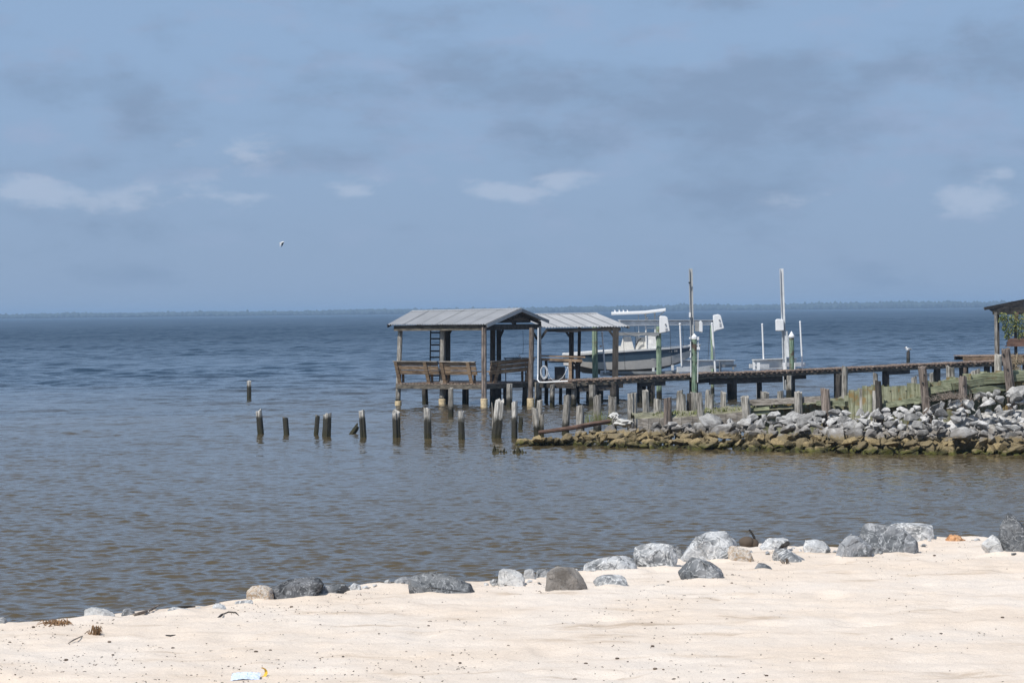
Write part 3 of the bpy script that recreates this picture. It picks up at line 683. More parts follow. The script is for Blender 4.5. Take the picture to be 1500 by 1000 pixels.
# jittered grid in (along, up-slope) metres
al = [(p, frontline(p)) for p in np.arange(772, 1530, 4.0)]
cum = [0.0]
for i in range(1, len(al)): cum.append(cum[-1] + (al[i][1]-al[i-1][1]).length)
tot = cum[-1]
def px_at(s): return float(np.interp(s, cum, [a[0] for a in al]))
s = 0.0; row = 0
sp_ = 0.365
ny = 16
pts = []
s = 0.0
while s < tot:
    p = px_at(s); L = (topline(p)-frontline(p)).length; n = max(1, int(round(L/sp_)))
    for j in range(n+1):
        t = (j + rr.uniform(-.3, .3))/max(n, 1); pts.append((p + rr.uniform(-9, 9), max(-.05, min(.99, t))))
    s += sp_
rr.shuffle(pts)
ind = pts[:300]
def zone(px):
    zs = [(815,'at the tip under the log end'),(845,'under the reddish log'),(885,'left of the white tarp'),(935,'below the white tarp'),(975,'left of the dark split post'),(1008,'below the mossy ledge'),(1040,'below the leaning ledge post'),(1072,'below the ledge end'),(1110,'below the slim leaning post'),(1150,'left of the pale round post'),(1190,'below the pale round post'),(1235,'below the squat thick post'),(1275,'below the pale upright planks'),(1310,'below the dark grey post'),(1345,'left of the tall brown post'),(1385,'below the tall brown post'),(1430,'below the twig heap'),(1465,'left of the tallest post'),(1600,'by the right picture edge')]
    for a, b in zs:
        if px < a: return b
for (p, t) in ind:
    q = rip(p, t); sz = rr.uniform(.35, .62)
    if rr.random() < .12: sz *= 1.3
    if p < 850: sz *= 0.72
    bp_, _z = rr.choice(('broken','chunky','angular')), 0
    o = bpy.data.objects.new('riprap_rock', variants[rr.randrange(22)]); C.objects.link(o)
    o.location = q + Vector((0, 0, sz*.06)); o.rotation_euler = (rr.uniform(-.5, .5), rr.uniform(-.45, .45), rr.uniform(0, 6.28)); o.scale = (sz, sz*rr.uniform(.8, 1.1), sz*rr.uniform(.75, 1.05))
    zz = q.z
    size_ = 'large' if sz > .56 else 'small' if sz < .46 else 'medium'
    kind = 'wet green brown rock at the waterline' if zz < .13 else 'brown stained rock in the lower riprap' if zz < .38 else 'dark grey rock in the middle riprap' if zz < .68 else 'pale grey rock in the lower pale riprap' if zz < 1.0 else 'pale grey rock high on the riprap'
    tag(o, size_ + ' ' + kind + ' ' + zone(p), 'rock', size_ + ' ' + kind + ' ' + zone(p))
# the rubble beneath and beyond the frame
mb = MB(); mr = random.Random(44)
vd = [( [v.co.copy() for v in variants[k].vertices], [tuple(f.vertices) for f in variants[k].polygons]) for k in range(10)]
def addrock(q, sz):
    vs, fs = vd[mr.randrange(10)]; M = Euler((mr.uniform(-.6,.6), mr.uniform(-.6,.6), mr.uniform(0,6.28))).to_matrix()
    mb.add([q + M @ (v*sz) for v in vs], fs)
for (p, t) in pts[300:]: addrock(rip(p, t)+Vector((0,0,.02)), mr.uniform(.4, .55))
for i in range(800):
    p = mr.uniform(775, 1530); t = mr.uniform(-.05, 1.03); addrock(rip(p, t) + Vector((0,.02,-.04)), mr.uniform(.2, .34))
for i in range(90):
    p = mr.uniform(1530, 1760); addrock(rip(p, mr.uniform(0, 1)), mr.uniform(.4, .6))
cols = list(np.arange(770, 1764, 12)); o0 = len(mb.v)
for p in cols:
    a = rip(p, -.02); b = rip(p, 1.05); mb.v += [a+Vector((0,0,-.55)), b+Vector((0,0,-.55)), b+Vector((0,.6,-1.8)), a+Vector((0,0,-.6))]
for i in range(len(cols)-1):
    a = o0+4*i; mb.f += [(a, a+4, a+5, a+1), (a+1, a+5, a+6, a+2)]
tag(obj('riprap_rubble', mb, 'rock_riprap', org=rip(1100, 0)), 'smaller rubble packed between and under the riprap rocks', 'rubble', kind='stuff')

# ------------------------------------------------------------ old pilings in the water
GO = 'old broken pilings standing in the water'
post(365,584.5,365,558,7,'post_front','lone broken piling with a pale top far out in the water','%s'%GO)
post(382,637,379,601,9.5,'post_front','white topped piling at the left end of the near row',GO)
post(420,637.5,418,611,9,'post_front','short all dark piling second from the left in the near row',GO)
post(463,636,465.5,608,7,'post_front','thin leaning piling touching the broad ragged piling',GO)
post(478.5,638.5,480,606,13,'post_front','broad ragged dark piling beside the thin leaning one',GO, jag=.05)
post(517,634,524,624,8,'stump','low leaning stub at the foot of a white topped piling',GO, jag=.05)
post(532,640,529.5,601,9.5,'post_front','white topped piling with a low stub at its left foot',GO)
post(580.5,641,579.5,603,12,'post_front','thick grey piling with a frayed grey top below the left end of the shelter',GO, jag=.05)
post(627,642,626,598,10.5,'post_front','piling with a clean bright white upper third below the shelter',GO)
post(676,643,675,603,9.5,'post_front','dark piling with a small white chipped top left of the widest piling',GO, jag=.04)
post(660.5,610,660.5,569,8,'post_grey','tall thin pale piling standing just in front of the shelter deck',GO)
p1 = post(727,642,732,588,14,'post_front','widest piling, leaning, with a thin splinter on its left',GO, jag=.06)
mb = MB(); b0 = G(721,642,0); mb.tube([b0+Vector((0,0,-.3)), W(722,615,b0.y), W(720.5,589,b0.y)], [.035,.025,.012], 6)
obj('splinter', mb, 'post_grey', p1)
post(753.5,642,754,588,9,'post_front','slim piling with a bleached upper half right of the widest piling',GO)
post(762,629,763.5,612,7,'stump','low dark stub behind the slim bleached piling',GO, jag=.05)
post(787.5,640,783.5,598,9.5,'post_grey','bleached piling at the outer end of the reddish log',GO)
post(790,628,791,586,9,'post_grey','grey piling standing behind the outer end of the reddish log',GO)
post(794,640,794,607,6,'post_grey','short thin piling beside the outer end of the reddish log',GO)
post(828,636,831,579,10.5,'post_grey','leaning piling with a dark wet foot behind the reddish log',GO)
post(850,640,849.5,595,12,'post_grey','pale piling the reddish log is fixed against',GO, D=69.2)
post(875,620,875,579,11,'post_grey','grey piling left of the white tarp, second behind the log',GO, D=72)
post(897,617,897,581,12,'post_grey','grey piling directly behind the white tarp',GO, D=72.5)
post(926,620,926,576,13.5,'post_grey','thick grey piling right of the white tarp',GO, D=71.5)
def jag_stump(px0, px1, py, peaks, label, seed):
    rnd = random.Random(seed); D = G(px0, py, 0).y; mb = MB(); cx = G((px0+px1)/2, py, 0)
    for (x, top, w) in peaks:
        b = W(x, py+3, D+rnd.uniform(-.05,.15)); t_ = W(x+rnd.uniform(-1,1), top, D); r = w*D/FPX/2
        mb.tube([b, b.lerp(t_, .45)+Vector((rnd.uniform(-.02,.02),0,0)), t_], [r*1.3, r*.8, r*.15], 7, jit=.3, rnd=rnd)
    return tag(obj('rotten_stump', mb, 'stump', org=cx), label, 'stump', 'rotten stumps barely above the water')
jag_stump(720,743,663,[(722,657,6),(725.5,651,6),(729,656,7),(733,659,7),(738,656,5),(741,660,6)],'rotten jagged stump below the widest piling',5)
jag_stump(751,774,663,[(753,658,6),(758,653,7),(761,656,7),(765,658,7),(770,661,6)],'rotten jagged stump right of its twin, below the slim bleached piling',6)

# leaning reddish log and tarp at the tip of the breakwater
D0 = 69.0; mb = MB(); mb.tube([W(789,633,D0-.3), W(820,629,D0-.2), W(845,625,D0-.3), W(870,620.5,D0+.1), W(893,617,D0+.5)], [.055,.062,.068,.07,.065], 9, jit=.12, rnd=random.Random(4))
tag(obj('fallen_log', mb, 'board_red', org=W(850,626,D0)), 'reddish brown log lying across the pilings at the tip of the riprap', 'log')
def cloth(name, cx, cy, D, w, h, label, seed):
    bm = bmesh.new(); bmesh.ops.create_icosphere(bm, subdivisions=4, radius=1); s = D/FPX
    off = Vector((seed, seed*2, 0))
    for v in bm.verts:
        d = noise.fractal(v.co*1.3+off, 1, 2, 2)*.55 + abs(noise.noise(v.co*2.5+off))*.25
        v.co = Vector((v.co.x*w*s/2*(1+d), v.co.y*.3*(1+d), v.co.z*h*s/2*(1+d*.8)))
    me = bpy.data.meshes.new(name); bm.to_mesh(me); bm.free(); me.materials.append(MATS['white_cloth']); o = bpy.data.objects.new(name, me); C.objects.link(o)
    o.location = W(cx, cy, D); return tag(o, label, 'tarp', 'white tarps on the riprap tip')
cloth('crumpled_tarp', 900, 609, 70.0, 15, 9, 'small crumpled white tarp heap, the upper left of two on the log end', 3)
cloth('crumpled_tarp', 914, 619, 69.0, 26, 11, 'larger crumpled white tarp spread on the rocks at the log end', 9)

# ------------------------------------------------------------ timber bulkhead behind the riprap
GB = 'round posts along the timber bulkhead'
def Db(px): return topline(px).y + .25
bk = thing('timber_bulkhead', topline(1220)+Vector((0,.6,-.3)), 'greenish timber bulkhead of upright planks and long wales behind the riprap', 'bulkhead')
rnd = random.Random(12)
tops = [(930,600),(960,602),(1000,603),(1040,603),(1060,600),(1100,597),(1140,590),(1190,583),(1230,582),(1262,566),(1300,563),(1345,561),(1380,556),(1400,550),(1440,545),(1500,540),(1560,536),(1760,520)]
def bt(px): return float(np.interp(px, [a[0] for a in tops], [a[1] for a in tops]))
# upright sheet planks, each one board thick
mb = MB(); px = 1096.0
while px < 1700:
    w = rnd.uniform(9, 14); D = Db(px)+.45; y0 = bt(px) + rnd.uniform(-3, 3)
    if 1100 < px < 1190: y0 = 592+rnd.uniform(-3,2)
    a = W(px, y0, D+rnd.uniform(-.02,.02)); wm = w*D/FPX
    mb.box((a.x+wm/2, D+rnd.uniform(-.02,.02), (a.z-.6)/2), (wm*.94, .06, a.z+.6)); px += w
obj('sheet_planks', mb, 'sheet_green', bk)
def wale(pts, h, mat, dd=0.0, name='wale'):
    mb = MB(); rnd = random.Random(int(pts[0][0]))
    P = [W(x, y, Db(x)+.33+dd) for x, y in pts]
    for i in range(len(P)-1):
        hh = h*P[i].y/FPX; mb.beam(P[i], P[i+1]+(P[i+1]-P[i]).normalized()*.002, .14, hh)
    return obj(name, mb, mat, bk)
wale([(1255,602),(1345,585)], 8, 'board_green'); wale([(1340,588),(1400,573.5),(1475,567)], 9, 'board_green', -.02)
wale([(1352,574),(1395,566),(1440,558),(1510,551)], 10, 'board_green', -.16); wale([(1380,562),(1440,551),(1520,545)], 9, 'board_green', .02)
wale([(1090,590),(1135,588),(1204,584)], 9, 'board_grey', -.02); wale([(1092,605),(1128,600)], 11, 'board_green', -.05)
wale([(1515,549),(1760,530)], 12, 'board_green'); wale([(1198,590),(1240,591)], 7, 'board_green', -.06)
# mossy ledge on the left part: a plank face with a sloping mossy top
L0, L1 = 934, 1096
mb = MB(); n = 10
for i in range(n):
    a = L0+(L1-L0)*i/n; b = L0+(L1-L0)*(i+1)/n
    y = lambda x: float(np.interp(x, [934,1000,1060,1096],[613,611,606,602]))
    A = W(a, y(a), Db(a)+.1); Bq = W(b, y(b), Db(b)+.1); mb.hexa([A+Vector((0,0,-.5)), Bq+Vector((-.01,0,-.5)), Bq+Vector((-.01,.08,-.5)), A+Vector((0,.08,-.5)), A, Bq+Vector((-.01,0,rnd.uniform(-.02,.02))), Bq+Vector((-.01,.08,0)), A+Vector((0,.08,0))])
obj('face_boards', mb, 'board_grey', bk)
mb = MB(); n = 40; rows = 9; o0 = 0
for j in range(rows):
    for i in range(n+1):
        x = L0-4+(L1+70-L0)*i/n; A = W(x, float(np.interp(x, [934,1000,1060,1096,1160],[611,609,604,600,596])), Db(x)+.14)
        mb.v.append(A + Vector((0, j*.32, (.03+.12*noise.noise(Vector((x*.06, j*.7, 1)))) if 0 < j < rows-1 else (-.15 if j == rows-1 else -.04))))
for j in range(rows-1):
    for i in range(n): a = j*(n+1)+i; mb.f.append((a, a+1, a+n+2, a+n+1))
obj('mossy_fill', mb, 'soil', bk, smooth=True)
# earth behind the right part of the bulkhead
mb = MB(); n = 50; rows = 7
for j in range(rows):
    for i in range(n+1):
        x = 1180+520*i/n; A = W(x, bt(x)+9, Db(x)+.5)
        mb.v.append(A + Vector((0, j*.35+ .05, (.05*noise.noise(Vector((x*.05, j, 3)))) - (1.2 if j == rows-1 else 0))))
for j in range(rows-1):
    for i in range(n): a = j*(n+1)+i; mb.f.append((a, a+1, a+n+2, a+n+1))
obj('earth_fill', mb, 'soil', bk, smooth=True)
PL = [  # xb, yb, xt, yt, w, material, dD, label
 (978,617,978,583,13,'post_brown',0,'grey brown post with a dark split at the left of the mossy ledge'),
 (946,600,945,572,11,'post_grey',2.2,'grey post behind the left end of the mossy ledge'),
 (963,598,963,585,12,'post_grey',1.6,'low wide post top just behind the mossy ledge'),
 (995,600,996,572,10,'post_grey',2.4,'grey post behind the mossy ledge left of the green capped pole'),
 (1001,602,1000,578,9,'post_grey',1.8,'white chipped post in front of the grey post behind the ledge'),
 (1010,600,1010,576,9,'post_dark',2.0,'dark short post left of the green capped pole'),
 (1016,600,1016,575,10,'post_grey',2.0,'short grey post at the foot of the green capped pole'),
 (1027,612,1023,576,11.5,'post_grey',0,'leaning grey post in front of the mossy ledge below the green capped pole'),
 (1041,598,1041,579,9.5,'post_grey',1.6,'white topped short post on the mossy ledge'),
 (1037,596,1038,571,9,'post_grey',2.6,'taller grey post behind the white topped short post'),
 (1060,594,1060,574,9.5,'post_grey',2.2,'lone short grey post behind the mossy ledge middle'),
 (1095,611,1091,581,13,'post_grey',0,'slim leaning grey post in the middle of the bulkhead'),
 (1121,594,1120,574,14,'post_grey',2.4,'wide low grey post between the slim leaning post and the pale round post'),
 (1143,594,1143,573,10,'post_grey',2.6,'short grey post half hidden behind the grey wale'),
 (1170,605,1169.5,574,12,'post_grey',0,'pale round post in front of the grey wale'),
 (1210,599,1208,569,14,'post_brown',0,'squat thick grey post right of the grey wale'),
 (1237,585,1237.5,537,8.5,'post_grey',.9,'tall narrow grey post between the squat post and the green planks'),
 (1229,580,1229,548,9.5,'post_dark',2.6,'dark post with a ledge behind the tall narrow post'),
 (1288,595,1286,558,10,'post_dark',0,'dark grey post at the start of the tall green planks'),
 (1356,588,1350.5,538,14,'post_brown',0,'tall brown post with bolt holes in the middle of the green planks'),
 (1411,583,1410,552,12,'post_brown',0,'short brown post with a knot hole behind the twig heap'),
 (1480,573,1472.5,511,13.5,'post_brown',0,'tallest post, brown and leaning left, near the right edge'),
 (1462,565,1462,519,12,'post_grey',1.6,'grey weathered post behind the tallest leaning post'),
 (1393,565,1392,537,12.5,'post_grey',2.0,'pale bleached post behind the green wales'),
 (1365,566,1364.5,546,7,'post_grey',2.4,'thin grey post right of the tall brown post'),
 (1430,562,1429,542,14,'post_grey',1.9,'low pale post behind the upper green wale'),
 (1340,572,1339,552,9,'post_grey',2.6,'short brown grey post left of the tall brown post'),
 (1283,576,1282,547,7.5,'post_grey',2.8,'slim grey post rising from behind the dark grey post'),
]
for (xb, yb, xt, yt, w, mt, dd, lb) in PL:
    o = post(xb, yb, xt, yt, w, mt, lb, GB, D=Db(xb)+dd+(-.02 if dd == 0 else .2), name='bulkhead_post', cat='post', down=.9)
    if 'bolt holes' in lb or 'knot hole' in lb or 'tallest' in lb:
        for (hx, hy) in ({'bolt holes': [(1354,549),(1352,561)], 'knot hole': [(1412,565)], 'tallest': [(1470,519),(1476,541)]}[[k for k in ('bolt holes','knot hole','tallest') if k in lb][0]]):
            rr_ = w*Db(xb)/FPX/2; q = W(hx, hy, Db(xb)-.02-rr_*1.0); mb = MB(); mb.tube([q+Vector((0,-.01,0)), q+Vector((0,.05,0))], .022, 8); obj('bolt_hole', mb, 'black_metal', o)
# bleached / green upright planks standing proud in front of the wall
for (x0, x1, yt, yb, mt, lb) in [(1243,1259,571,604,'sheet_green','green plank sheet left of the tallest short plank pair'),(1263,1277,565,607,'sheet_green','tallest pair of green upright planks among the pale ones')]:
    D = Db(x0)+.05; a = W(x0, yt, D); b = W(x1, yt+2, D); c = W(x0, yb, D)
    mb = MB(); m_ = (a.x+b.x)/2; zb = c.z-.3
    mb.box(((a.x+m_)/2-.003, D, (a.z+zb)/2), (m_-a.x-.01, .06, a.z-zb)); mb.box(((b.x+m_)/2+.003, D+.01, (b.z+zb)/2), (b.x-m_-.01, .06, b.z-zb))
    tag(obj('plank_pair', mb, mt, org=((a.x+b.x)/2, D, zb)), lb, 'plank', None)
for (x0, x1, yt, yb, lb) in [(1259,1263,569,604,'narrow bleached white plank left of the tall green plank pair'),(1278,1283,572,606,'narrow bleached white plank left of the dark grey post')]:
    D = Db(x0)+.04; p = W(x0, yt, D); q = W(x1, yb, D); mb = MB(); mb.box(((p.x+q.x)/2, D, (p.z+q.z-.2)/2), (q.x-p.x, .05, p.z-q.z+.2)); tag(obj('bleached_plank', mb, 'post_front', org=((p.x+q.x)/2, D, q.z-.2)), lb, 'plank')
# weeds growing on ledge and fill: nobody could count them
mb = MB(); wr = random.Random(6)
for i in range(2600):
    if wr.random() < .5: x = wr.uniform(936, 1150); D = Db(x)+wr.uniform(.2, 2.2); y0 = float(np.interp(x, [934,1000,1060,1096,1160],[609,607,602,598,592]))
    else: x = wr.uniform(1100, 1500); D = Db(x)+wr.uniform(.55, 2.0); y0 = bt(x)+8
    if noise.noise(Vector((x*.03, D*.8, 4))) < -.05: continue
    p = W(x, y0, Db(x)+.2); p = Vector((p.x+ (D-Db(x))*p.x/p.y, D, p.z-.02)); h = wr.uniform(.03, .13); a = wr.uniform(0, 6.28)
    q = p + Vector((math.cos(a)*h*.6, math.sin(a)*h*.6, h)); sdv = Vector((math.sin(a), -math.cos(a), 0))*.018
    k = len(mb.v); mb.v += [p-sdv, p+sdv, q]; mb.f.append((k, k+1, k+2))
tag(obj('weeds', mb, 'green_weed', org=W(1100,600,70)), 'low yellow green weeds on the fill behind the bulkhead', 'weeds', kind='stuff')
mb = MB()
for (cx, wd, yy, n) in [(868,26,618,90),(888,14,618,50)]:
    for i in range(n):
        x = cx+wr.uniform(-wd/2, wd/2); p = W(x, yy+4, 70.6); h = wr.uniform(.15, .5); a = wr.uniform(-.3, .3)
        mb.tube([p, p+Vector((a*h*.4, 0, h*.6)), p+Vector((a*h, 0, h))], [.006,.004,.001], 3)
tag(obj('reed_clump', mb, 'green_weed', org=W(878,622,70.6)), 'thin green reeds between the pilings left of the white tarp', 'reeds', kind='stuff')
mb = MB()
for i in range(150):
    x = 1395+wr.gauss(0, 14); p = W(x, 583+abs(x-1395)*.15, Db(x)-.35)+Vector((0,wr.uniform(-.2,.2),0)); a = wr.uniform(0, 6.28); L = wr.uniform(.1, .4)
    mb.tube([p, p+Vector((math.cos(a)*L*.5, math.sin(a)*L*.2, L*wr.uniform(.1,.5))), p+Vector((math.cos(a)*L, math.sin(a)*L*.4, L*wr.uniform(0,.7)))], [.008,.006,.003], 4)
tag(obj('twig_heap', mb, 'driftwood', org=W(1395,585,Db(1395)-.3)), 'heap of grey driftwood twigs below the short brown post', 'twigs', kind='stuff')
# a few larger boulders at the top of the riprap
def topboulder(sil, D, mat, label, seed):
    P = [W(x, y, D) for x, y in sil]; cx = sum(p.x for p in P)/len(P); zl = min(p.z for p in P); wd = max(p.x for p in P)-min(p.x for p in P); rnd = random.Random(seed); pts = []
    for p in P:
        q = Vector((p.x-cx, 0, p.z-zl)); pts += [q, Vector((q.x*.85, -wd*.25+rnd.uniform(-.05,.05), q.z*.7-.05)), Vector((q.x*.85, wd*.4, q.z*.6-.15))]
    o = bpy.data.objects.new('boulder', rock_mesh('boulder', pts, seed, 5, .03, mat, .7)); C.objects.link(o); o.location = (cx, D, zl); tag(o, label, 'rock', 'large boulders on top of the riprap')
topboulder([(1412,592),(1420,582),(1440,572),(1452,572),(1458,578),(1448,590),(1430,600)], 64.5, 'rock_riprap', 'large slanting grey boulder below the short brown post', 51)
topboulder([(1437,590),(1445,570),(1462,568),(1471,570),(1468,582),(1460,588)], 65.0, 'rock_riprap', 'large pale topped boulder with a dark front left of the tallest leaning post', 52)
topboulder([(1351,600),(1350,585),(1356,582),(1364,590),(1378,584),(1386,588),(1372,598),(1360,604)], 65.2, 'rock_brownish', 'tan pointed boulder at the foot of the tall brown post', 53)

# ------------------------------------------------------------ pier walkway
PIER = [(838,557,94.6),(905,554,95.2),(964,550.5,96.4),(1020,548,97.6),(1050,545.5,98.2),(1100,545,99.4),(1180,541.5,101.4),(1260,538,103.4),(1350,533.5,105.6),(1440,529.5,107.6),(1530,525.5,109.6),(1640,520,112)]
PW = [W(x, y, D) for x, y, D in PIER]
def pier_at(px): 
    xs = [a[0] for a in PIER]; return Vector([float(np.interp(px, xs, [p[i] for p in PW])) for i in range(3)])
pier = thing('pier_walkway', pier_at(1100)*Vector((1,1,0)) if False else Vector((pier_at(1100).x, pier_at(1100).y, 0)), 'long low grey timber pier walkway running from the shelters to the right', 'pier')
mb = MB(); pr = random.Random(9); px = 838.0
cumx = [0.0]; samp = np.linspace(838, 1640, 600); Ps = [pier_at(p) for p in samp]
for i in range(1, 600): cumx.append(cumx[-1] + (Ps[i]-Ps[i-1]).length)
s = 0.07; tot = cumx[-1]
def pp(s): p = float(np.interp(s, cumx, samp)); return pier_at(p)
while s < tot-.1:
    a = pp(s); d = (pp(s+.05)-pp(s-.05)).normalized(); bk_ = Vector((-d.y, d.x, 0)).normalized()*1.35
    w = .128; dz = pr.uniform(-.012, .012); e = pr.uniform(-.05, .05)
    mb.beam(a - bk_.normalized()*(.06+e) + Vector((0,0,dz-.02)), a + bk_*(1+e*.4) + Vector((0,0,dz-.02+pr.uniform(-.01,.01))), w, .042, (0,0,1)); s += .158
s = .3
while s < tot-.2:                       # joist ends showing below the edge, kept in the deck board mesh
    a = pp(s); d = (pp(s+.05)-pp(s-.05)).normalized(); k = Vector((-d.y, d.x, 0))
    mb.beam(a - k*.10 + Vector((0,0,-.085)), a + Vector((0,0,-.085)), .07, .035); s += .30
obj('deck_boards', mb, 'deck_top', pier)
def alongpier(off_back, dz, w, h, mat, name, x0=838, x1=1640, seed=0):
    mb = MB(); n = 40; xs = np.linspace(x0, x1, n); r_ = random.Random(seed)
    for i in range(n-1):
        a = pier_at(xs[i]); b = pier_at(xs[i+1]); d = (b-a).normalized(); k = Vector((-d.y, d.x, 0))*off_back
        mb.beam(a+k+Vector((0,0,dz)), b+k+Vector((0,0,dz)), w, h)
    return obj(name, mb, mat, pier)
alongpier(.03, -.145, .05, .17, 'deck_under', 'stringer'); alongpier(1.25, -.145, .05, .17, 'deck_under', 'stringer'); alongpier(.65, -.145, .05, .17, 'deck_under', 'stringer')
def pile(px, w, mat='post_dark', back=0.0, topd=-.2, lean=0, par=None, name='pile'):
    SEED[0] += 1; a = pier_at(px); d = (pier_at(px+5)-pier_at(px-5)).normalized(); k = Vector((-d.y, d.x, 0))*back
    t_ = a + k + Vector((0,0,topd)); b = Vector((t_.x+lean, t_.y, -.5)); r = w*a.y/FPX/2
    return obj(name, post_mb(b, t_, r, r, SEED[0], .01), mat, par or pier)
for (px, w, mt, bk_) in [(866,9,'post_grey',-.1),(877,7,'post_grey',.5),(884,9,'post_dark',.9),(900,12,'post_dark',.1),(922,10,'post_dark',.9),(941,8,'post_dark',.2),(957,11,'post_dark',.15),(967,10,'post_dark',1.1),(1029,13,'post_dark',.6),(1045,9,'post_dark',1.2),(1080,8,'post_dark',.2),(1099,10,'post_dark',1.2),(1141,8,'post_dark',1.2),(1155,9,'post_grey',-.02),(1166,11,'post_dark',.3),(1176,10,'post_dark',.8),(1228,9,'post_dark',.1),(1253,6,'post_dark',1.1),(1303,9,'post_dark',.2),(1322,9,'post_dark',1.1),(1379,9,'post_dark',.3),(1399,7,'post_dark',1.2),(1412,6,'post_dark',.2),(1452,9,'post_dark',.3),(1490,9,'post_dark',.3),(1560,9,'post_dark',.3)]:  # dark piles have the shade under the deck put into their colour
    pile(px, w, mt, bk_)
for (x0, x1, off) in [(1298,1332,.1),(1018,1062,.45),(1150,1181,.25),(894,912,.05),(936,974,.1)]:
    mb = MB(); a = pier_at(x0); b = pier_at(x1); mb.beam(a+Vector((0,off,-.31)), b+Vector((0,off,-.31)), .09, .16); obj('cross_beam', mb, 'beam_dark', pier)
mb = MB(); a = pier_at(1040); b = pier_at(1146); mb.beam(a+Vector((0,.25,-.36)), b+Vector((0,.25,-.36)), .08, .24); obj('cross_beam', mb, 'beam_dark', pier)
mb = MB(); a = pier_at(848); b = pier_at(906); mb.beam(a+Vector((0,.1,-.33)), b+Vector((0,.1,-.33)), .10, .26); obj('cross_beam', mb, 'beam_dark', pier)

# ------------------------------------------------------------ big shelter
ZD = 0.96
Cn = W(711,562.5,94.0); Lf = W(580,562.5,96.2); Rt = W(788,560,96.4)
for p in (Cn, Lf, Rt): p.z = ZD
Bk = Lf + Rt - Cn
EC, EL = W(712,475,93.7), W(567.5,475.5,96.2); RR, RL = W(763,451.8,95.2), W(604,455.3,97.7)
ER = W(803,469,96.7); EB = ER + (RL-RR)
sh = thing('picnic_shelter', (Cn+Bk)/2*Vector((1,1,0)) if False else Vector(((Cn.x+Bk.x)/2, (Cn.y+Bk.y)/2, 0)), 'larger open timber shelter over the water with benches and a grey corrugated gable roof', 'shelter')
def corr(a, b, c, d, pitch=.125, amp=.024, sheets=5):  # ridge a->b, eave d->c
    mb = MB(); L = ((b-a).length+(c-d).length)/2; n = int(L/pitch)*6; nr = (b-a).cross(d-a).normalized()
    if nr.z < 0: nr = -nr
    rows = 6; r_ = random.Random(int(L*100)); 
    for side in (0, 1):
        for j in range(rows+1):
            for i in range(n+1):
                u = i/n; v = j/rows; p = (a.lerp(b, u)).lerp(d.lerp(c, u), v)
                lap = .006*((u*sheets) % 1.0)
                sag = -.015*math.sin(math.pi*v)*math.sin(math.pi*u)
                mb.v.append(p + nr*(amp*math.sin(u*L/pitch*2*math.pi) + lap - side*.004) + Vector((0,0,sag)))
    N = (rows+1)*(n+1)
    for j in range(rows):
        for i in range(n):
            q = j*(n+1)+i; mb.f.append((q, q+1, q+n+2, q+n+1)); mb.f.append((N+q, N+q+n+1, N+q+n+2, N+q+1))
    for i in range(n):
        q = rows*(n+1)+i; mb.f.append((q, q+1, N+q+1, N+q)); mb.f.append((i+1, i, N+i, N+i+1))
    return mb
def roofset(par, RL, RR, EL, EC, EB, ER):
    rf = obj('roof_sheet', corr(RL, RR, EC, EL), 'metal_roof', par)
    obj('roof_sheet', corr(RL, RR, ER, EB), 'metal_roof', par)
    mb = MB(); up = Vector((0,0,.02))
    mb.beam(RL+up, RR+up, .03, .012); 
    fd = (EC-RR).normalized(); bd = (ER-RR).normalized()
    mb.add([RL+up, RR+up, RR+up+fd*.16+Vector((0,0,.0)), RL+up+(EL-RL).normalized()*.16, RR+up+bd*.16, RL+up+(EB-RL).normalized()*.16], [(0,3,2,1),(0,1,4,5)])
    obj('ridge_cap', mb, 'metal_trim', rf)
    # seams of the lapped sheets
    mb = MB()
    for k in range(1, 6):
        a = RL.lerp(RR, k/6)+Vector((0,0,.022)); b = EL.lerp(EC, k/6)+Vector((0,0,.022)); mb.beam(a, b, .014, .012)
    obj('sheet_seams', mb, 'aluminium_dull', rf)
    return rf
rf = roofset(sh, RL, RR, EL, EC, EB, ER)
def rel(p, dz): return p + Vector((0,0,dz))
# rake trim on the visible gable, purlins and gable infill
for a, b in ((RR, EC), (RR, ER)):
    mb = MB(); mb.beam(rel(a,-.06)+Vector((.03,0,0)), rel(b,-.06)+Vector((.03,0,0)), .03, .13); obj('rake_board', mb, 'metal_trim' if b is EC else 'aluminium_dull', sh)
for a, b in ((RL, EL), (RL, EB)):
    mb = MB(); mb.beam(rel(a,-.06), rel(b,-.06), .03, .12); obj('rake_board', mb, 'beam_dark', sh)
ctr = (EC+EL+ER+EB)/4
def inn(p, k=.10): return p.lerp(Vector((ctr.x, ctr.y, p.z)), k)
ZB = 3.16
def atz(p, z): return Vector((p.x, p.y, z))
pc, pl, prr, pb = [atz(inn(p, .09), ZB) for p in (EC, EL, ER, EB)]
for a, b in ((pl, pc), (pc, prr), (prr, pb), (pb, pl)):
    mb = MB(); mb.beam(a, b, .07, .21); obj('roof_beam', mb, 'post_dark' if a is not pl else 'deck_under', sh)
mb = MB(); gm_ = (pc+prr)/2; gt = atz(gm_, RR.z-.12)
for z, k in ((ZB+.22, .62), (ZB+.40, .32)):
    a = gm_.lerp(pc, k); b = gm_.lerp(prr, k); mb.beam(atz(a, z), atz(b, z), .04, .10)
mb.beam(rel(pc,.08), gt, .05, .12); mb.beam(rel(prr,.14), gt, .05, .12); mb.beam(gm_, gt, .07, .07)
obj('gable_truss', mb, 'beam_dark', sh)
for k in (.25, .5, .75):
    mb = MB(); f = pl.lerp(pc, k); g_ = pb.lerp(prr, k); top = atz((f+g_)/2, RL.z-.12); mb.beam(rel(f,.08), top, .045, .11); mb.beam(rel(g_,.14), top, .045, .11); obj('rafter', mb, 'beam_dark', sh)
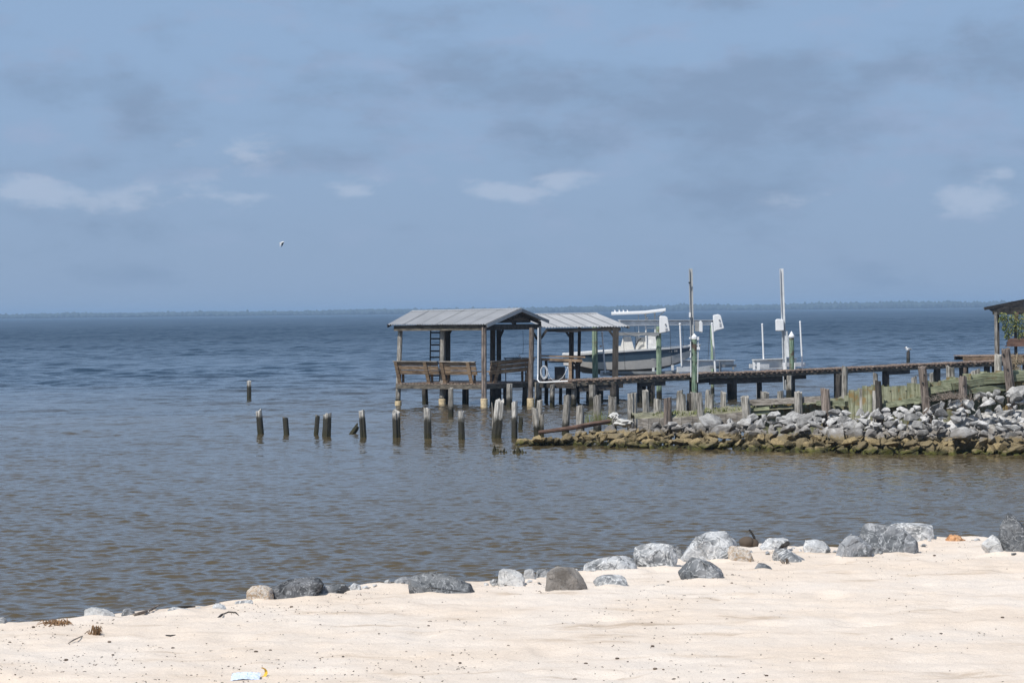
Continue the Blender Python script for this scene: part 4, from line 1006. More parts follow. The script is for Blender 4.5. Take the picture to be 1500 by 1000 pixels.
# deck
def deck(par, poly, z, name='deck', mat='deck_top', along=None):
    # boards laid across between two edges: poly = (a, b, c, d) a->b front, d->c back
    a, b, c, d = [atz(p, z) for p in poly]; mb = MB(); n = int((b-a).length/.15); r_ = random.Random(n)
    for i in range(n):
        u = (i+.5)/n; mb.beam(a.lerp(b, u)+Vector((0,0,-.02+r_.uniform(-.006,.006))), d.lerp(c, u)+Vector((0,0,-.02)), (b-a).length/n*.93, .04)
    return obj(name, mb, mat, par)
deck(sh, (Lf, Cn, Rt, Bk), ZD)
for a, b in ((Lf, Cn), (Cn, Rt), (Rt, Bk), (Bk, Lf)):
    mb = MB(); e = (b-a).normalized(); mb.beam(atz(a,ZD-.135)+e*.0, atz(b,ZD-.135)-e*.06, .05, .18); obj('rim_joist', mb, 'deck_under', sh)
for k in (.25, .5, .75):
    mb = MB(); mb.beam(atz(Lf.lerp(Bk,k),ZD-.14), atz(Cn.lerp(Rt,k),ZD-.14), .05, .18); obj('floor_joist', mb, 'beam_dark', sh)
def spost(par, xb, yb, xt, yt, w, D, mat, collar=None, name='post', down=.0, sq=False, zb=-.4, lab=None):
    SEED[0] += 1
    t_ = W(xt, yt, D); b = W(xb, yb, D); ax = (b-t_).normalized(); b = t_ + ax*((t_.z-zb)/max(.1, -ax.z)); r = w*D/FPX/2
    if sq:
        mb = MB(); mb.beam(b, t_, 2*r, 2*r, (0,1,0))
    else: mb = post_mb(b, t_, r*1.03, r*.97, SEED[0], .008, rings=14)
    o = obj(name, mb, mat, par)
    if lab: o['label'] = lab
    if collar:
        y0, y1, cw = collar; a = W(xb, y0, D); c = W(xb, y1, D); rc = cw*D/FPX/2; mb = MB()
        a = Vector((b.x + (t_.x-b.x)*((a.z-b.z)/(t_.z-b.z)), D, a.z))
        mb.tube([Vector((a.x,D,-.5)), Vector((a.x,D,a.z*.5)), a-Vector((0,0,.03)), a], [rc*1.04, rc, rc, rc*.9], 18, jit=.02, rnd=random.Random(3)); obj('concrete_collar', mb, 'concrete', o, smooth=False)
    return o
ET = 479
spost(sh, 583,594,586.5,481,7.4,96.35,'post_grey',(587,596,10))
spost(sh, 647.5,596,648.5,481,7.6,95.4,'post_grey',(584,597,10.5))
spost(sh, 709,597,709,479,7.8,93.95,'post_brown',(583.5,598,10.5), lab='reddish brown near corner post')
spost(sh, 777,597,779,480,8,95.2,'post_brown',(583,598,11), lab='dark post with a pale concrete collar under the gable')
spost(sh, 790.5,585,790,478,5.5,96.3,'post_grey')
spost(sh, 656,590,656,481,7.5,98.6,'post_dark', sq=True); spost(sh, 623,590,622,566,8.5,98.2,'post_dark')
spost(sh, 721.5,590,722,481,8,97.3,'post_dark', sq=True); spost(sh, 731,590,730.5,481,7,97.9,'post_dark', sq=True)
spost(sh, 682,590,682,566,9.5,96.4,'post_dark'); spost(sh, 725,590,725,565,15,95.6,'post_dark'); spost(sh, 746,597,746.5,562,8.5,94.5,'post_grey'); spost(sh, 740,590,740,563,6,95.5,'post_dark'); spost(sh, 769,590,770,562,8,95.9,'post_dark')
spost(sh, 654,590,654,566,5,96.5,'post_dark'); spost(sh, 787,593,786.5,560,7,95.7,'post_grey')
for (x0,y0,x1,y1,D) in [(731,497,737,483,97.9),(787,497,779,484,96.2),(792,496,801,483,96.4),(653,497,661,483,98.6)]:
    mb = MB(); mb.beam(W(x0,y0,D), W(x1,y1,D), .07, .10); obj('knee_brace', mb, 'beam_dark', sh)
# white drain pipe at the corner
mb = MB(); mb.tube([W(788.5,480,95.0), W(788,548,95.0), W(787.5,556,94.9), W(790,559.5,94.8), W(797,559.8,94.6), W(832,558,94.2)], .027, 8)
tag(obj('water_pipe', mb, 'white_plastic', org=W(788,560,95)), 'white water pipe running down the corner post and along the deck edge', 'pipe')
# ladder
mb = MB(); D = 97.6; la = thing('ladder', W(637,566,D), 'black ladder standing upright at the back of the larger shelter', 'ladder')
for x0, x1 in ((629.5,631),(644,645)):
    mb = MB(); mb.beam(W(x0,562,D), W(x1,480,D), .05, .08, (0,1,0)); obj('rail', mb, 'black_metal', la)
mb = MB()
for k in range(9):
    y = 487+k*9.0; mb.beam(W(630,y,D), W(645,y,D), .10, .065)
obj('rungs', mb, 'black_metal', la)

# benches: built along a rail, back leaning towards the water
def bench(x0, y0, x1, y1, D0_, D1_, sup, zseat, label, flip=1):
    a = W(x0, y0, D0_); b = W(x1, y1, D1_); e = (b-a); e.z = 0; e.normalize(); inn_ = Vector((-e.y, e.x, 0))*flip
    if inn_.y < 0 and flip == 1: inn_ = -inn_
    root = thing('bench', atz((a+b)/2 + inn_*.3, ZD), label, 'bench', 'plank benches facing inward round the shelter deck')
    H = a.z-ZD; foot = lambda p: p + inn_*.28
    def bp_(u, h):    # point on the back plane: u along, h = height 0..1 from seat level down
        p = a.lerp(b, u); return p - Vector((0,0,h)) + inn_*(h*.34)
    for h in (.085, .26, .44):
        mb = MB(); s_ = .10 if h < .2 else .06
        mb.beam(bp_(0-.0, h)+e*s_*0, bp_(1, h), .035, .158, (inn_*-.34 + Vector((0,0,1)))); obj('back_slat', mb, 'board_brown', root)
    mb = MB(); mb.beam(bp_(-.01, 0), bp_(1.01, 0), .15, .035); obj('top_rail', mb, 'board_grey', root)
    for u in sup:
        mb = MB(); mb.beam(bp_(u, .02)-inn_*.05, atz(bp_(u, H), ZD+.0)+e*.0-inn_*.02, .05, .15, inn_.cross(Vector((0,0,1)))); obj('support', mb, 'board_brown', root)
    zs = ZD+.45
    sa = atz(bp_(0, H-.45), zs)+inn_*.02; sb = atz(bp_(1, H-.45), zs)+inn_*.02
    for k in range(3):
        mb = MB(); mb.beam(sa+inn_*(.08+k*.15), sb+inn_*(.08+k*.15), .14, .04); obj('seat_slat', mb, 'board_brown', root)
    for u in (sup[0], sup[-1]):
        p = sa.lerp(sb, u)+inn_*.36; mb = MB(); mb.box((p.x, p.y, (ZD+zs)/2-.01), (.10,.10,zs-ZD-.04)); obj('leg', mb, 'board_brown', root)
    return root
bench(577,529,640.5,529.5,96.0,95.0,(.05,.72),0,'left brown plank bench at the front edge of the larger shelter')
bench(644.5,529.5,696,530,94.95,94.2,(.04,.80),0,'middle brown plank bench between the pale post and the reddish corner post')
bench(720,529.5,783,523.5,94.5,95.9,(.17,.9),0,'right brown plank bench under the gable between the corner post and the pipe')

# ------------------------------------------------------------ small shelter
s2 = thing('small_shelter', Vector((3.0, 99.2, 0)), 'smaller corrugated roof shelter on dark posts behind the white hose', 'shelter')
rL, rR = W(752,460.3,98.9), W(874,458.3,100.2); eL, eR = W(797,479.5,97.0), W(922,478,98.3)
kL = rL + .45*((rL-eL)*Vector((1,1,0)) + Vector((0,0,eL.z-rL.z))); kR = rR + .45*((rR-eR)*Vector((1,1,0)) + Vector((0,0,eR.z-rR.z)))
roofset(s2, rL, rR, eL, eR, kL, kR)
z2 = eR.z-.11; f0 = atz(W(800,480,97.15), z2); f1 = atz(W(908,480,98.2), z2); g0 = atz(W(772,470,99.6), z2+.18); g1 = atz(W(868,470,100.8), z2+.18)
for a, b in ((f0,f1),(f1,g1),(g0,g1)):
    mb = MB(); mb.beam(a, b, .07, .13); obj('roof_beam', mb, 'beam_dark', s2)
mb = MB(); mb.beam(rel(rR,-.06), rel(eR,-.05), .03, .11); mb.beam(rel(rR,-.06), rel(kR,-.05), .03, .11); obj('rake_board', mb, 'aluminium_dull', s2)
spost(s2, 837,560,837,481,7,98.8,'post_dark', sq=True, zb=.9); spost(s2, 847.5,555,849,477,4.6,100.3,'post_dark', sq=True, zb=-.4)
spost(s2, 901,556,902,480,8.5,97.9,'post_dark', sq=True, zb=-.4)
for (x0,y0,x1,y1,D) in [(835,494,828,484,98.8),(899,493,891,482,97.9)]:
    mb = MB(); mb.beam(W(x0,y0,D), W(x1,y1,D), .06, .09); obj('knee_brace', mb, 'beam_dark', s2)
# lower deck between the shelters
q0 = Vector((Rt.x-.05, Rt.y-.1, 0)); q1 = Vector((pier_at(842).x, pier_at(842).y-.05, 0)); q3 = Vector((Rt.x-.3, 99.6, 0)); q2 = Vector((pier_at(905).x+.2, 100.3, 0))
d2 = thing('link_deck', (q0+q2)/2, 'low deck joining the two shelters to the pier', 'deck')
deck(d2, (q0, q1, q2, q3), ZD-.002+.0)
for a, b in ((q0,q1),(q1,q2),(q3,q2),(q0.lerp(q3,.5), q1.lerp(q2,.5))):
    mb = MB(); mb.beam(atz(a,ZD-.15), atz(b,ZD-.15), .06, .2); obj('rim_joist', mb, 'beam_dark', d2)
for (xb, w, D, mt) in [(809,7.5,95.3,'post_grey'),(821,5,97.5,'post_dark'),(833,10,97.8,'post_dark'),(840.5,7.5,95.0,'post_grey'),(800,6,98.5,'post_dark'),(862,7,98.9,'post_dark'),(880,7,99.5,'post_dark')]:
    spost(d2, xb, 590, xb+.5, 563, w, D, mt, name='pile')
# fish table
D = 96.8; ft = thing('cleaning_table', atz(W(828,556,D), ZD), 'brown timber table with a plank top between the shelters', 'table')
mb = MB(); a = W(789,521,D); b = W(857,523,D); mb.beam(a+Vector((0,-.12,0)), b+Vector((0,-.12,0)), .27, .05); mb.beam(a+Vector((0,.17,0)), b+Vector((0,.17,0)), .27, .05); obj('table_top', mb, 'board_brown', ft)
mb = MB(); mb.beam(W(788,526,D-.22), W(853,528,D-.22), .03, .11); obj('apron', mb, 'board_brown', ft)
for x, dd in ((835,-.2),(792,-.2),(845,.25),(800,.25)):
    mb = MB(); t_ = W(x, 526, D+dd); mb.beam(Vector((t_.x,t_.y,ZD)), t_, .12, .1, (0,1,0)); obj('leg', mb, 'board_brown' if x == 835 else 'beam_dark', ft)
mb = MB(); mb.beam(W(840,530,D+.1), W(845,537,D+.1), .06,.08); mb.beam(W(852,529,D+.1), W(845,538,D+.1), .06, .08); obj('brace', mb, 'beam_dark', ft)
mb = MB(); q = W(820,545,D+.3); mb.box((q.x, q.y, ZD+.28), (.42,.35,.55)); mb.beam(W(803,530,D+.4), W(838,530,D+.4), .04, .05)
tag(obj('storage_bin', mb, 'black_metal', org=(q.x,q.y,ZD)), 'dark bin with white marks under the table', 'bin')
hs = thing('garden_hose', atz(W(797,556,94.9), ZD), 'white garden hose coiled on the corner post with a loop drooping right', 'hose')
mb = MB(); c_ = W(796.5,545,94.95); 
for k, (rx, rz) in enumerate(((.13,.24),(.10,.21),(.145,.26))):
    pts_ = [c_ + Vector((math.cos(t_)*rx+.01*k, -.03*k, math.sin(t_)*rz)) for t_ in np.linspace(0, 2*math.pi, 26)]; mb.tube(pts_, .010, 6, cap=False)
obj('coil', mb, 'white_plastic', hs)
mb = MB(); mb.tube([W(*q, 95.0) for q in ((800,538),(803,546),(806,553),(811,557.5),(818,557),(824,553),(828,546),(831,539),(832,536),(833,546),(832,556))], .009, 6); obj('loose_loop', mb, 'white_plastic', hs)
mb = MB(); mb.beam(W(815.5,485.5,98), W(846,485.5,98.3), .12, .06); tag(obj('tube_light', mb, 'aluminium_dull', org=W(830,485,98)), 'dull grey strip light hanging under the small roof', 'light')
mb = MB(); mb.tube([W(760,520,95.8), W(764,524,95.8)], .03, 8); tag(obj('bottle', mb, 'white_plastic', org=W(762,522,95.8)), 'small white bottle behind the right bench', 'bottle')
mb = MB(); mb.box(W(755,524.5,96.6), (.95,.4,.05)); q = W(755,524.5,96.6)
for dx in (-.4,.4):
    for dy in (-.15,.15): mb.box((q.x+dx, q.y+dy, (q.z+ZD)/2), (.04,.04,q.z-ZD))
tag(obj('side_table', mb, 'black_metal', org=(q.x,q.y,ZD)), 'dark slim table standing behind the right bench', 'table')
mb = MB(); mb.tube([W(766,484,96.2), W(766.5,505,96.2), W(766,519,96.2)], .008, 5); tag(obj('hanging_cord', mb, 'black_metal', org=W(766,484,96.2)), 'thin dark cord hanging from the gable beam', 'cord')

# ------------------------------------------------------------ boat
def boat():
    D = 103.0; px = [852,870,900,930,960,985,1010,1028,1041]
    sheer = [519.5,518.2,516.0,513.8,512.0,510.5,508.8,507.6,506.3]
    navy = [529.5,530.5,530,528,525.5,521.5,515.5,511,507.2]
    chine = [536,540,541.5,541,539,534.5,527,518,508.6]
    keel = [540,547,549.5,549,546,541,533,522,509.0]
    half = [.98,1.06,1.12,1.12,1.06,.93,.68,.38,.04]
    dep = lambda x: D + (x-940)/190*2.2
    root = thing('fishing_boat', atz(W(930,548,D), W(930,548,D).z), 'navy and cream fishing boat with a white T-top on a boat lift', 'boat')
    def sec(frac_side, ys, kk):
        return [Vector((W(x, y, dep(x)-.0).x, dep(x), W(x, y, dep(x)).z)) for x, y in zip(px, ys)]
    d = (W(1041,500,dep(1041))-W(852,500,dep(852))); d.z = 0; d.normalize(); nrm = Vector((-d.y, d.x, 0))
    S = sec(1, sheer, 1); Nv = sec(1, navy, 1); Ch = sec(1, chine, 1); K = sec(1, keel, 1)
    def strip(name, rows, mat):   # rows: list of (points, half-width factor); both sides
        mb = MB()
        for sgn in (-1, 1):
            o = len(mb.v)
            for P, f in rows:
                for i, p in enumerate(P): mb.v.append(p + nrm*1.1 + nrm*(sgn*half[i]*f))
            n = len(px)
            for j in range(len(rows)-1):
                for i in range(n-1):
                    q = o+j*n+i; fc = (q, q+n, q+n+1, q+1); mb.f.append(fc if sgn < 0 else tuple(reversed(fc)))
        return mb
    mb = strip('hull', [(S,1.0),(Nv,.985)], 0); n = len(px); mb.f.append((0, n*2, n*3, n)); hull = obj('hull', mb, 'hull_navy', root, smooth=False)
    mb = strip('', [(Nv,.985),(Ch,.95)], 0); mb.f.append((0, n*2, n*3, n)); obj('cream_band', mb, 'hull_cream', root)
    mb = strip('', [(Ch,.95),(K,.02)], 0); obj('bottom', mb, 'hull_bottom', root)
    mb = MB()
    for sgn in (-1, 1):
        P = [p + nrm*1.1 + nrm*(sgn*half[i]) + Vector((0,0,.02)) for i, p in enumerate(S)]
        for i in range(n-1): mb.beam(P[i], P[i+1], .09, .075)
    P0 = S[0]+nrm*1.1; mb.beam(P0-nrm*half[0], P0+nrm*half[0], .1, .07); obj('gunwale', mb, 'white_paint', root)
    mb = MB(); o = 0
    for i, p in enumerate(S): mb.v += [p+nrm*1.1-nrm*half[i]*.96-Vector((0,0,.18)), p+nrm*1.1+nrm*half[i]*.96-Vector((0,0,.18))]
    for i in range(n-1): mb.f.append((2*i, 2*i+2, 2*i+3, 2*i+1))
    obj('cockpit_floor', mb, 'white_paint', root)
    Dm = D+1.0
    def bxp(x0, x1, y0, y1, dd, dep_=.7, taper=1.0, name='console', mat='white_cloth'):
        a = W(x0, y1, Dm+dd); b = W(x1, y1, Dm+dd); t_ = W(x0, y0, Dm+dd); m_ = (a+b)/2; wx = (b.x-a.x)/2; h = t_.z-a.z; zl = a.z-.15
        bm = bmesh.new(); bmesh.ops.create_cube(bm, size=2); bmesh.ops.subdivide_edges(bm, edges=bm.edges[:], cuts=4, use_grid_fill=True)
        for v in bm.verts:
            hz = (v.co.z+1)/2; f = 1+(taper-1)*hz
            nz = noise.noise(v.co*1.7+Vector((x0,0,0)))*.07
            v.co = Vector((m_.x + v.co.x*wx*f*(1+nz), m_.y + v.co.y*dep_/2*f*(1+nz), zl + (h+.15)*hz*(1+.4*nz)))
        mb = MB(); mb.add([v.co for v in bm.verts], [tuple(v.index for v in f.verts) for f in bm.faces]); bm.free(); return obj(name, mb, mat, root)
    bxp(906,931,493,516,0,.8,.42,'seat_cover'); bxp(930,949,493.5,514,.1,.8,.72,'leaning_post_cover'); bxp(946.5,963,492,513,0,.9,.97,'console','white_paint')
    bxp(900,914,507,517,0,.7,.7,'seat_cover')
    mb = MB(); mb.tube([W(x,y,Dm-.4) for x,y in ((931,507),(935,499),(939,496))], .03, 6); obj('folded_frame', mb, 'black_metal', root)
    # T-top
    mb = MB(); tp = [(895.5,458.8),(920,458.0),(945,457.0),(960,455.2),(975,453.3)]
    for sgn, dd in ((0,-.95),(1,.95)):
        pass
    o = 0
    for (x, y) in tp:
        for k, dd in enumerate((-.95,-.5,0,.5,.95)):
            p = W(x, y, Dm+dd); p.z = W(x, y, Dm).z + .06*(1-(dd/.95)**2) ; mb.v += [p, p-Vector((0,0,.07))]
    m5 = 10
    for i in range(len(tp)-1):
        for k in range(4):
            q = i*m5+2*k; mb.f += [(q, q+m5, q+m5+2, q+2), (q+1, q+3, q+m5+3, q+m5+1)]
        q = i*m5; mb.f += [(q, q+1, q+m5+1, q+m5), (q+8, q+m5+8, q+m5+9, q+9)]
    for i in (0, len(tp)-1):
        q = i*m5
        for k in range(4): mb.f.append((q+2*k, q+2*k+2, q+2*k+3, q+2*k+1))
    tt = obj('canopy', mb, 'white_paint', root)
    for x in (902,908.5,914.5,920.5):
        mb = MB(); p = W(x, 457.8, Dm-.6); mb.tube([p-Vector((0,0,.02)), p+Vector((-.05,0,.11))], .03, 8); obj('rod_holder', mb, 'white_plastic', tt)
    for (x0,y0,x1,y1,dd,r) in [(945.5,459,947,513,-.5,.03),(945.5,459,947,513,.5,.03),(959,456,960,493,-.5,.035),(959,456,960,493,.5,.035),(935,460,936,493,-.5,.016),(974,455,962,466,-.5,.02),(947,480,960,480,-.5,.02),(948,469,962,469,-.5,.03),(960,456,943,461,-.5,.015)]:
        mb = MB(); mb.tube([W(x0,y0,Dm+dd), W(x1,y1,Dm+dd)], r, 8); obj('top_frame', mb, 'white_paint', tt)
    mb = MB(); p = W(948,467.5,Dm-.5); mb.ball(p, .07, 10, 6, (.8,.8,1.4)); obj('deck_light', mb, 'white_plastic', tt)
    # outboard behind the transom
    a = W(857,524,dep(852)+1.1); mb = MB(); mb.box(a+Vector((-.12,0,.0)), (.24,.4,.6)); mb.box(a+Vector((-.12,0,-.75)), (.14,.1,.8)); 
    ob = obj('rub_strake', MB().beam(Nv[0]+nrm*1.1-nrm*half[0]*.99, Nv[4]+nrm*1.1-nrm*half[4]*.99, .02, .03), 'hull_cream', root)
    # registration marks on the bow
    mb = MB()
    p0 = W(978,514.8,dep(978)); e = d
    x = 0
    for wch in (.06,.06,.06,.06,.0,.07,.05):
        if wch:
            q = p0 + e*x + nrm*(1.1-.985*half[5]*1.0-.02); q.z = p0.z + x*.035; mb.box(q, (.045,.012,.07))
        x += .085
    obj('hull_lettering', mb, 'print_grey', root)
boat()

# ------------------------------------------------------------ boat lift carrying the boat
lf = thing('boat_lift', atz(W(965,590,101), 0), 'aluminium boat lift with long top beams and white motor covers round the navy boat', 'boat lift')
for (xb, xt, yt, w, D, mt) in [(872,871,478,8,102.0,'post_green'),(965.5,964.5,478,7.4,101.2,'post_green'),(1044,1043,474,5,105,'post_green')]:
    spost(lf, xb, 590, xt, yt, w, D, mt, name='green_pile')
mb = MB(); mb.beam(W(907,472.5,101.0), W(1047,472.5,103.4), .10, .06); mb.beam(W(907,468.9,101.0), W(1047,468.9,103.4), .22, .03); mb.beam(W(907,476,101.0), W(1047,475.6,103.4), .22, .03); mb.beam(W(907,472.5,101.0), W(1047,472.5,103.4), .03, .2); obj('top_beam', mb, 'galvanised', lf)
mb = MB(); mb.beam(W(905,476.5,104.0), W(1044,473,105.4), .2, .10); obj('top_beam', mb, 'galvanised', lf)
mb = MB(); mb.beam(W(905,489,100.9), W(965,489,101.1), .12, .14); mb.tube([W(x,y,100.8) for x,y in ((915,488),(930,492),(945,490),(962,492))], .025, 6); obj('cross_timber', mb, 'aluminium_dull', lf)
def cover(sil, D, name='motor_cover', dep=.42, par=None):
    P = [W(x, y, D) for x, y in sil]; mb = MB(); n = len(P); mb.v += P + [p+Vector((.02,dep,-.01)) for p in P]
    mb.f.append(tuple(range(n-1,-1,-1))); mb.f.append(tuple(n+i for i in range(n)))
    for i in range(n): mb.f.append((i, (i+1)%n, n+(i+1)%n, n+i))
    o = obj(name, mb, 'white_plastic', par or lf)
    bv = o.modifiers.new('bevel', 'BEVEL'); bv.width = .03; bv.segments = 2
    bm = bmesh.new(); bm.from_mesh(o.data); bmesh.ops.recalc_face_normals(bm, faces=bm.faces); bm.to_mesh(o.data); bm.free()
    return o
c1 = cover([(966,488.5),(966,463.5),(968,462.6),(975,463),(978,465),(981.5,485)], 100.85)
c2 = cover([(1045.5,486.5),(1044.5,461.5),(1052,460),(1056,462),(1061,481),(1050,484)], 103.2)
for c_, x, y, D in ((c1,975,475,100.8),(c2,1054,468.5,103.15)):
    mb = MB(); p = W(x, y, D); mb.tube([p+Vector((0,-.0,0)), p+Vector((0,.04,0))], .035, 10); obj('emblem', mb, 'print_grey', c_)
    mb = MB()
    for k in range(3): mb.box(p+Vector((.02, .01, -.12-.055*k)), (.09, .02, .012))
    obj('lettering', mb, 'print_grey', c_)
cover([(1024.5,486),(1024.5,470.5),(1027,469.5),(1029.5,473),(1029.5,487)], 101.2, 'end_cover')
mb = MB(); mb.beam(W(1018,478,101.5), W(1025,478,101.5), .12, .42); obj('gearbox', mb, 'aluminium_dull', lf)
for (x0,y0,x1,y1,D) in [(882,487,886.5,546,100.4),(996,474.5,998.5,536,101.0),(1043,474,1048,545,102.0)]:
    mb = MB(); mb.tube([W(x1,y1,D), W(x0,y0,D)], .034 if x0 != 1043 else .045, 10); mb.ball(W(x0,y0,D), .05, 8, 6); obj('guide_pole', mb, 'white_plastic', lf)
for (x0,y0,x1,y1,D) in [(912,476,916,546,101.1),(981,476,984,540,101.9),(1040,476,1037,527,103.0),(930,478,933,545,104.2),(1000,476,1002,526,104.8)]:
    mb = MB(); mb.tube([W(x0,y0,D), W(x1,y1,D)], .009, 5); obj('cable', mb, 'black_metal', lf)
mb = MB(); mb.box(W(880,507,100.5), (.1,.1,.09)); obj('lamp_box', mb, 'white_plastic', lf)
mb = MB(); mb.beam(W(992,541,101.0), W(1012,540.5,101.2), .12, .22); obj('bunk_bracket', mb, 'galvanised', lf)
mb = MB(); mb.beam(W(1000,536,102.2), W(1041,535.5,102.8), .08, .50); mb.beam(W(1000,527.6,102.2), W(1074,527.4,103.4), .3, .04); mb.beam(W(1041,532.5,102.8), W(1074,532.5,103.4), .08, .26); obj('cradle_beam', mb, 'galvanised', lf)
mb = MB(); mb.beam(W(1055,536,102.4), W(1078,535.5,102.8), .08, .12); mb.beam(W(1040,538,102.3), W(1056,538,102.4), .08, .12); mb.beam(W(1055,530,102.2), W(1055,545,102.2), .1, .1, (0,1,0)); mb.beam(W(1074,537,102.5), W(1074,541,102.5), .08, .08, (0,1,0)); obj('bunk_board', mb, 'aluminium_dull', lf)
mb = MB(); mb.beam(W(883,546,101), W(994,545,101.6), .25, .10); mb.beam(W(880,549,103.6), W(990,547,104.5), .25, .10); obj('cradle_beam', mb, 'aluminium_dull', lf)
mb = MB(); mb.beam(W(880,546.5,101.0), W(892,546.5,101.1), .14, .22); obj('bunk_bracket', mb, 'galvanised', lf)
for (x, y) in ((985,538),(957,542)):
    mb = MB(); p = W(x, y, 101.4); mb.beam(p+Vector((0,0,-.12)), p+Vector((0,0,.10)), .1, .14, (0,1,0)); obj('bunk_bracket', mb, 'galvanised', lf)

# ------------------------------------------------------------ two tall metal masts and the small lift
def mast(xt, yt, xb, yb, D, w, label):
    root = thing('lift_mast', atz(W(xb, yb, D), 0), label, 'mast', 'tall grey lift masts')
    a = W(xb, yb, D); t_ = W(xt, yt, D); a = a + (a-t_).normalized()*1.2; h = w*D/FPX
    mb = MB(); mb.beam(a, t_, h, .045, (0,1,0)); mb.beam(a+Vector((-h/2+.01,-.06,0)), t_+Vector((-h/2+.01,-.06,0)), .02, .12, (0,1,0)); mb.beam(a+Vector((h/2-.01,-.06,0)), t_+Vector((h/2-.01,-.06,0)), .02, .12, (0,1,0))
    obj('column', mb, 'galvanised' if xt > 1100 else 'mast_grey', root); return root
m1 = mast(1011.5,393.5,1015,560,100.4,5.2,'left tall grey metal mast rising behind the green capped pole')
mb = MB(); mb.box(W(1010,414,100.2), (.08,.1,.06)); obj('bracket', mb, 'black_metal', m1); mb = MB(); mb.box(W(1010.5,461,100.2), (.07,.1,.2)); obj('bracket', mb, 'white_plastic', m1)
m2 = mast(1144.5,393.5,1149,530,103.0,5.4,'right tall grey metal mast with a white box on its side')
cover([(1136.5,484.5),(1136,468.5),(1138,467),(1148,467.5),(1148.5,484),(1142,484.5)], 102.7, 'motor_box', .35, m2)
mb = MB(); mb.beam(W(1151,485,102.9), W(1153.5,523,102.9), .13, .1, (0,1,0)); mb.beam(W(1156.5,494,102.8), W(1158,524,102.8), .09, .1, (0,1,0)); obj('carriage', mb, 'galvanised', m2)
sl = thing('small_lift', atz(W(1140,560,103), 0), 'small empty lift cradle with a white channel and two bunks beyond the pier', 'boat lift')
mb = MB(); a = W(1103,534,102.4); b = W(1166,531.5,103.4); mb.beam(a, b, .06, .42); mb.beam(a+Vector((0,-.05,.21)), b+Vector((0,-.05,.21)), .2, .035); obj('cradle_beam', mb, 'white_paint', sl)
mb = MB(); mb.beam(W(1098,536,102.0), W(1126,536,102.3), .12, .17); obj('bunk_board', mb, 'galvanised', sl)
mb = MB(); mb.beam(W(1147,534,102.4), W(1179,533.5,102.9), .12, .17); obj('bunk_board', mb, 'galvanised', sl)
for x in (1104.5,1111,1149,1163):
    mb = MB(); mb.beam(W(x,531,101.9), W(x,541.5,101.9), .09 if x != 1111 else .12, .08, (0,1,0)); obj('bracket', mb, 'white_plastic', sl)
for (x0,y0,x1,y1) in ((1116.5,475,1118.5,526),(1172,471.5,1175.5,540)):
    mb = MB(); mb.tube([W(x1,y1,102.6), W(x0,y0,102.6)], .036, 10); mb.ball(W(x0,y0,102.6), .045, 8, 6); obj('guide_pole', mb, 'white_plastic', sl)
for x in (1110, 1158):
    mb = MB(); mb.beam(atz(W(x,545,103.2),-.3), W(x,538,103.2), .12, .12, (0,1,0)); obj('support_pile', mb, 'galvanised', sl)

def capped(xb, xt, yt, ycap, w, D, mt, label):
    SEED[0] += 1; t_ = W(xt, yt, D); b = atz(W(xb, 590, D), -.5); r = w*D/FPX/2
    o = obj('capped_pole', post_mb(b, t_, r, r, SEED[0], .005, rings=14), mt, org=atz(b, 0)); tag(o, label, 'pole', 'green mooring poles with white cone caps')
    mb = MB(); tip = W(xt, ycap, D); mb.tube([t_-Vector((0,0,.1)), t_, tip], [r*1.1, r*1.14, .01], 18); obj('cone_cap', mb, 'white_plastic', o); return o, t_, r
cp, t_, r = capped(1017.5,1017,493,488.5,7.6,97.3,'post_green_mottled','mottled green pole with a white cone cap and pipes, in front of the left mast')
mb = MB(); mb.tube([W(1023,499,97.2), W(1022,560,97.2)], .018, 6); mb.tube([W(1011.5,494,97.2), W(1012,552,97.2)], .018, 6); obj('conduit', mb, 'white_plastic', cp)
mb = MB()
for (x, y, w, h) in ((1022.5,495.5,.08,.13),(1023,510,.12,.11),(1010.5,495,.06,.07),(1011,512,.05,.05),(1011,523,.05,.05)): mb.box(W(x,y,97.15), (w,.08,h))
obj('junction_box', mb, 'white_plastic', cp)
cp, t_, r = capped(1161,1159.5,491.5,485,7.2,101.9,'post_green_mottled','mottled dark pole with a wide white cone cap right of the right mast')
mb = MB(); mb.tube([t_+Vector((0,0,.0)), t_+Vector((0,0,-.06))], r*1.35, 16); mb.tube([t_+Vector((0,-.02,-.08)), t_+Vector((0,-.02,-.2))], r*.7, 12); obj('lamp_collar', mb, 'white_plastic', cp)

# ------------------------------------------------------------ right edge: platform, pavilion, bush
pf = thing('low_platform', atz(W(1450,535,109.5), 0), 'low timber platform just above the pier near the right edge', 'platform')
a = W(1411,522.5,109.0); b = W(1640,519,112.0); mb = MB(); n = 60
for i in range(n):
    p = a.lerp(b, (i+.5)/n); mb.beam(p+Vector((0,0,.02+random.Random(i).uniform(-.01,.01))), p+Vector((0,2.4,.02)), (b-a).length/n*.9, .04)
obj('deck_boards', mb, 'deck_top', pf)
mb = MB(); mb.beam(a+Vector((0,.02,-.10)), b+Vector((0,.02,-.10)), .05, .16); obj('rim_joist', mb, 'board_brown', pf)
mb = MB(); mb.beam(a+Vector((0,2.2,-.10)), b+Vector((0,2.2,-.10)), .05, .16); obj('rim_joist', mb, 'beam_dark', pf)
for x, dd in ((1413,.1),(1460,.1),(1416,2.0),(1455,2.0),(1500,.1),(1550,.1)):
    p = W(x, 524, 109+(x-1411)*.013+dd); mb = MB(); mb.beam(atz(p,-.4), atz(p, a.z-.2), .13, .13, (0,1,0)); obj('pile', mb, 'post_brown' if dd < 1 else 'post_dark', pf)
pv = thing('shore_pavilion', atz(W(1500,520,111), 0), 'open pavilion with a low dark sloping roof cut by the right edge', 'pavilion')
D = 109.6
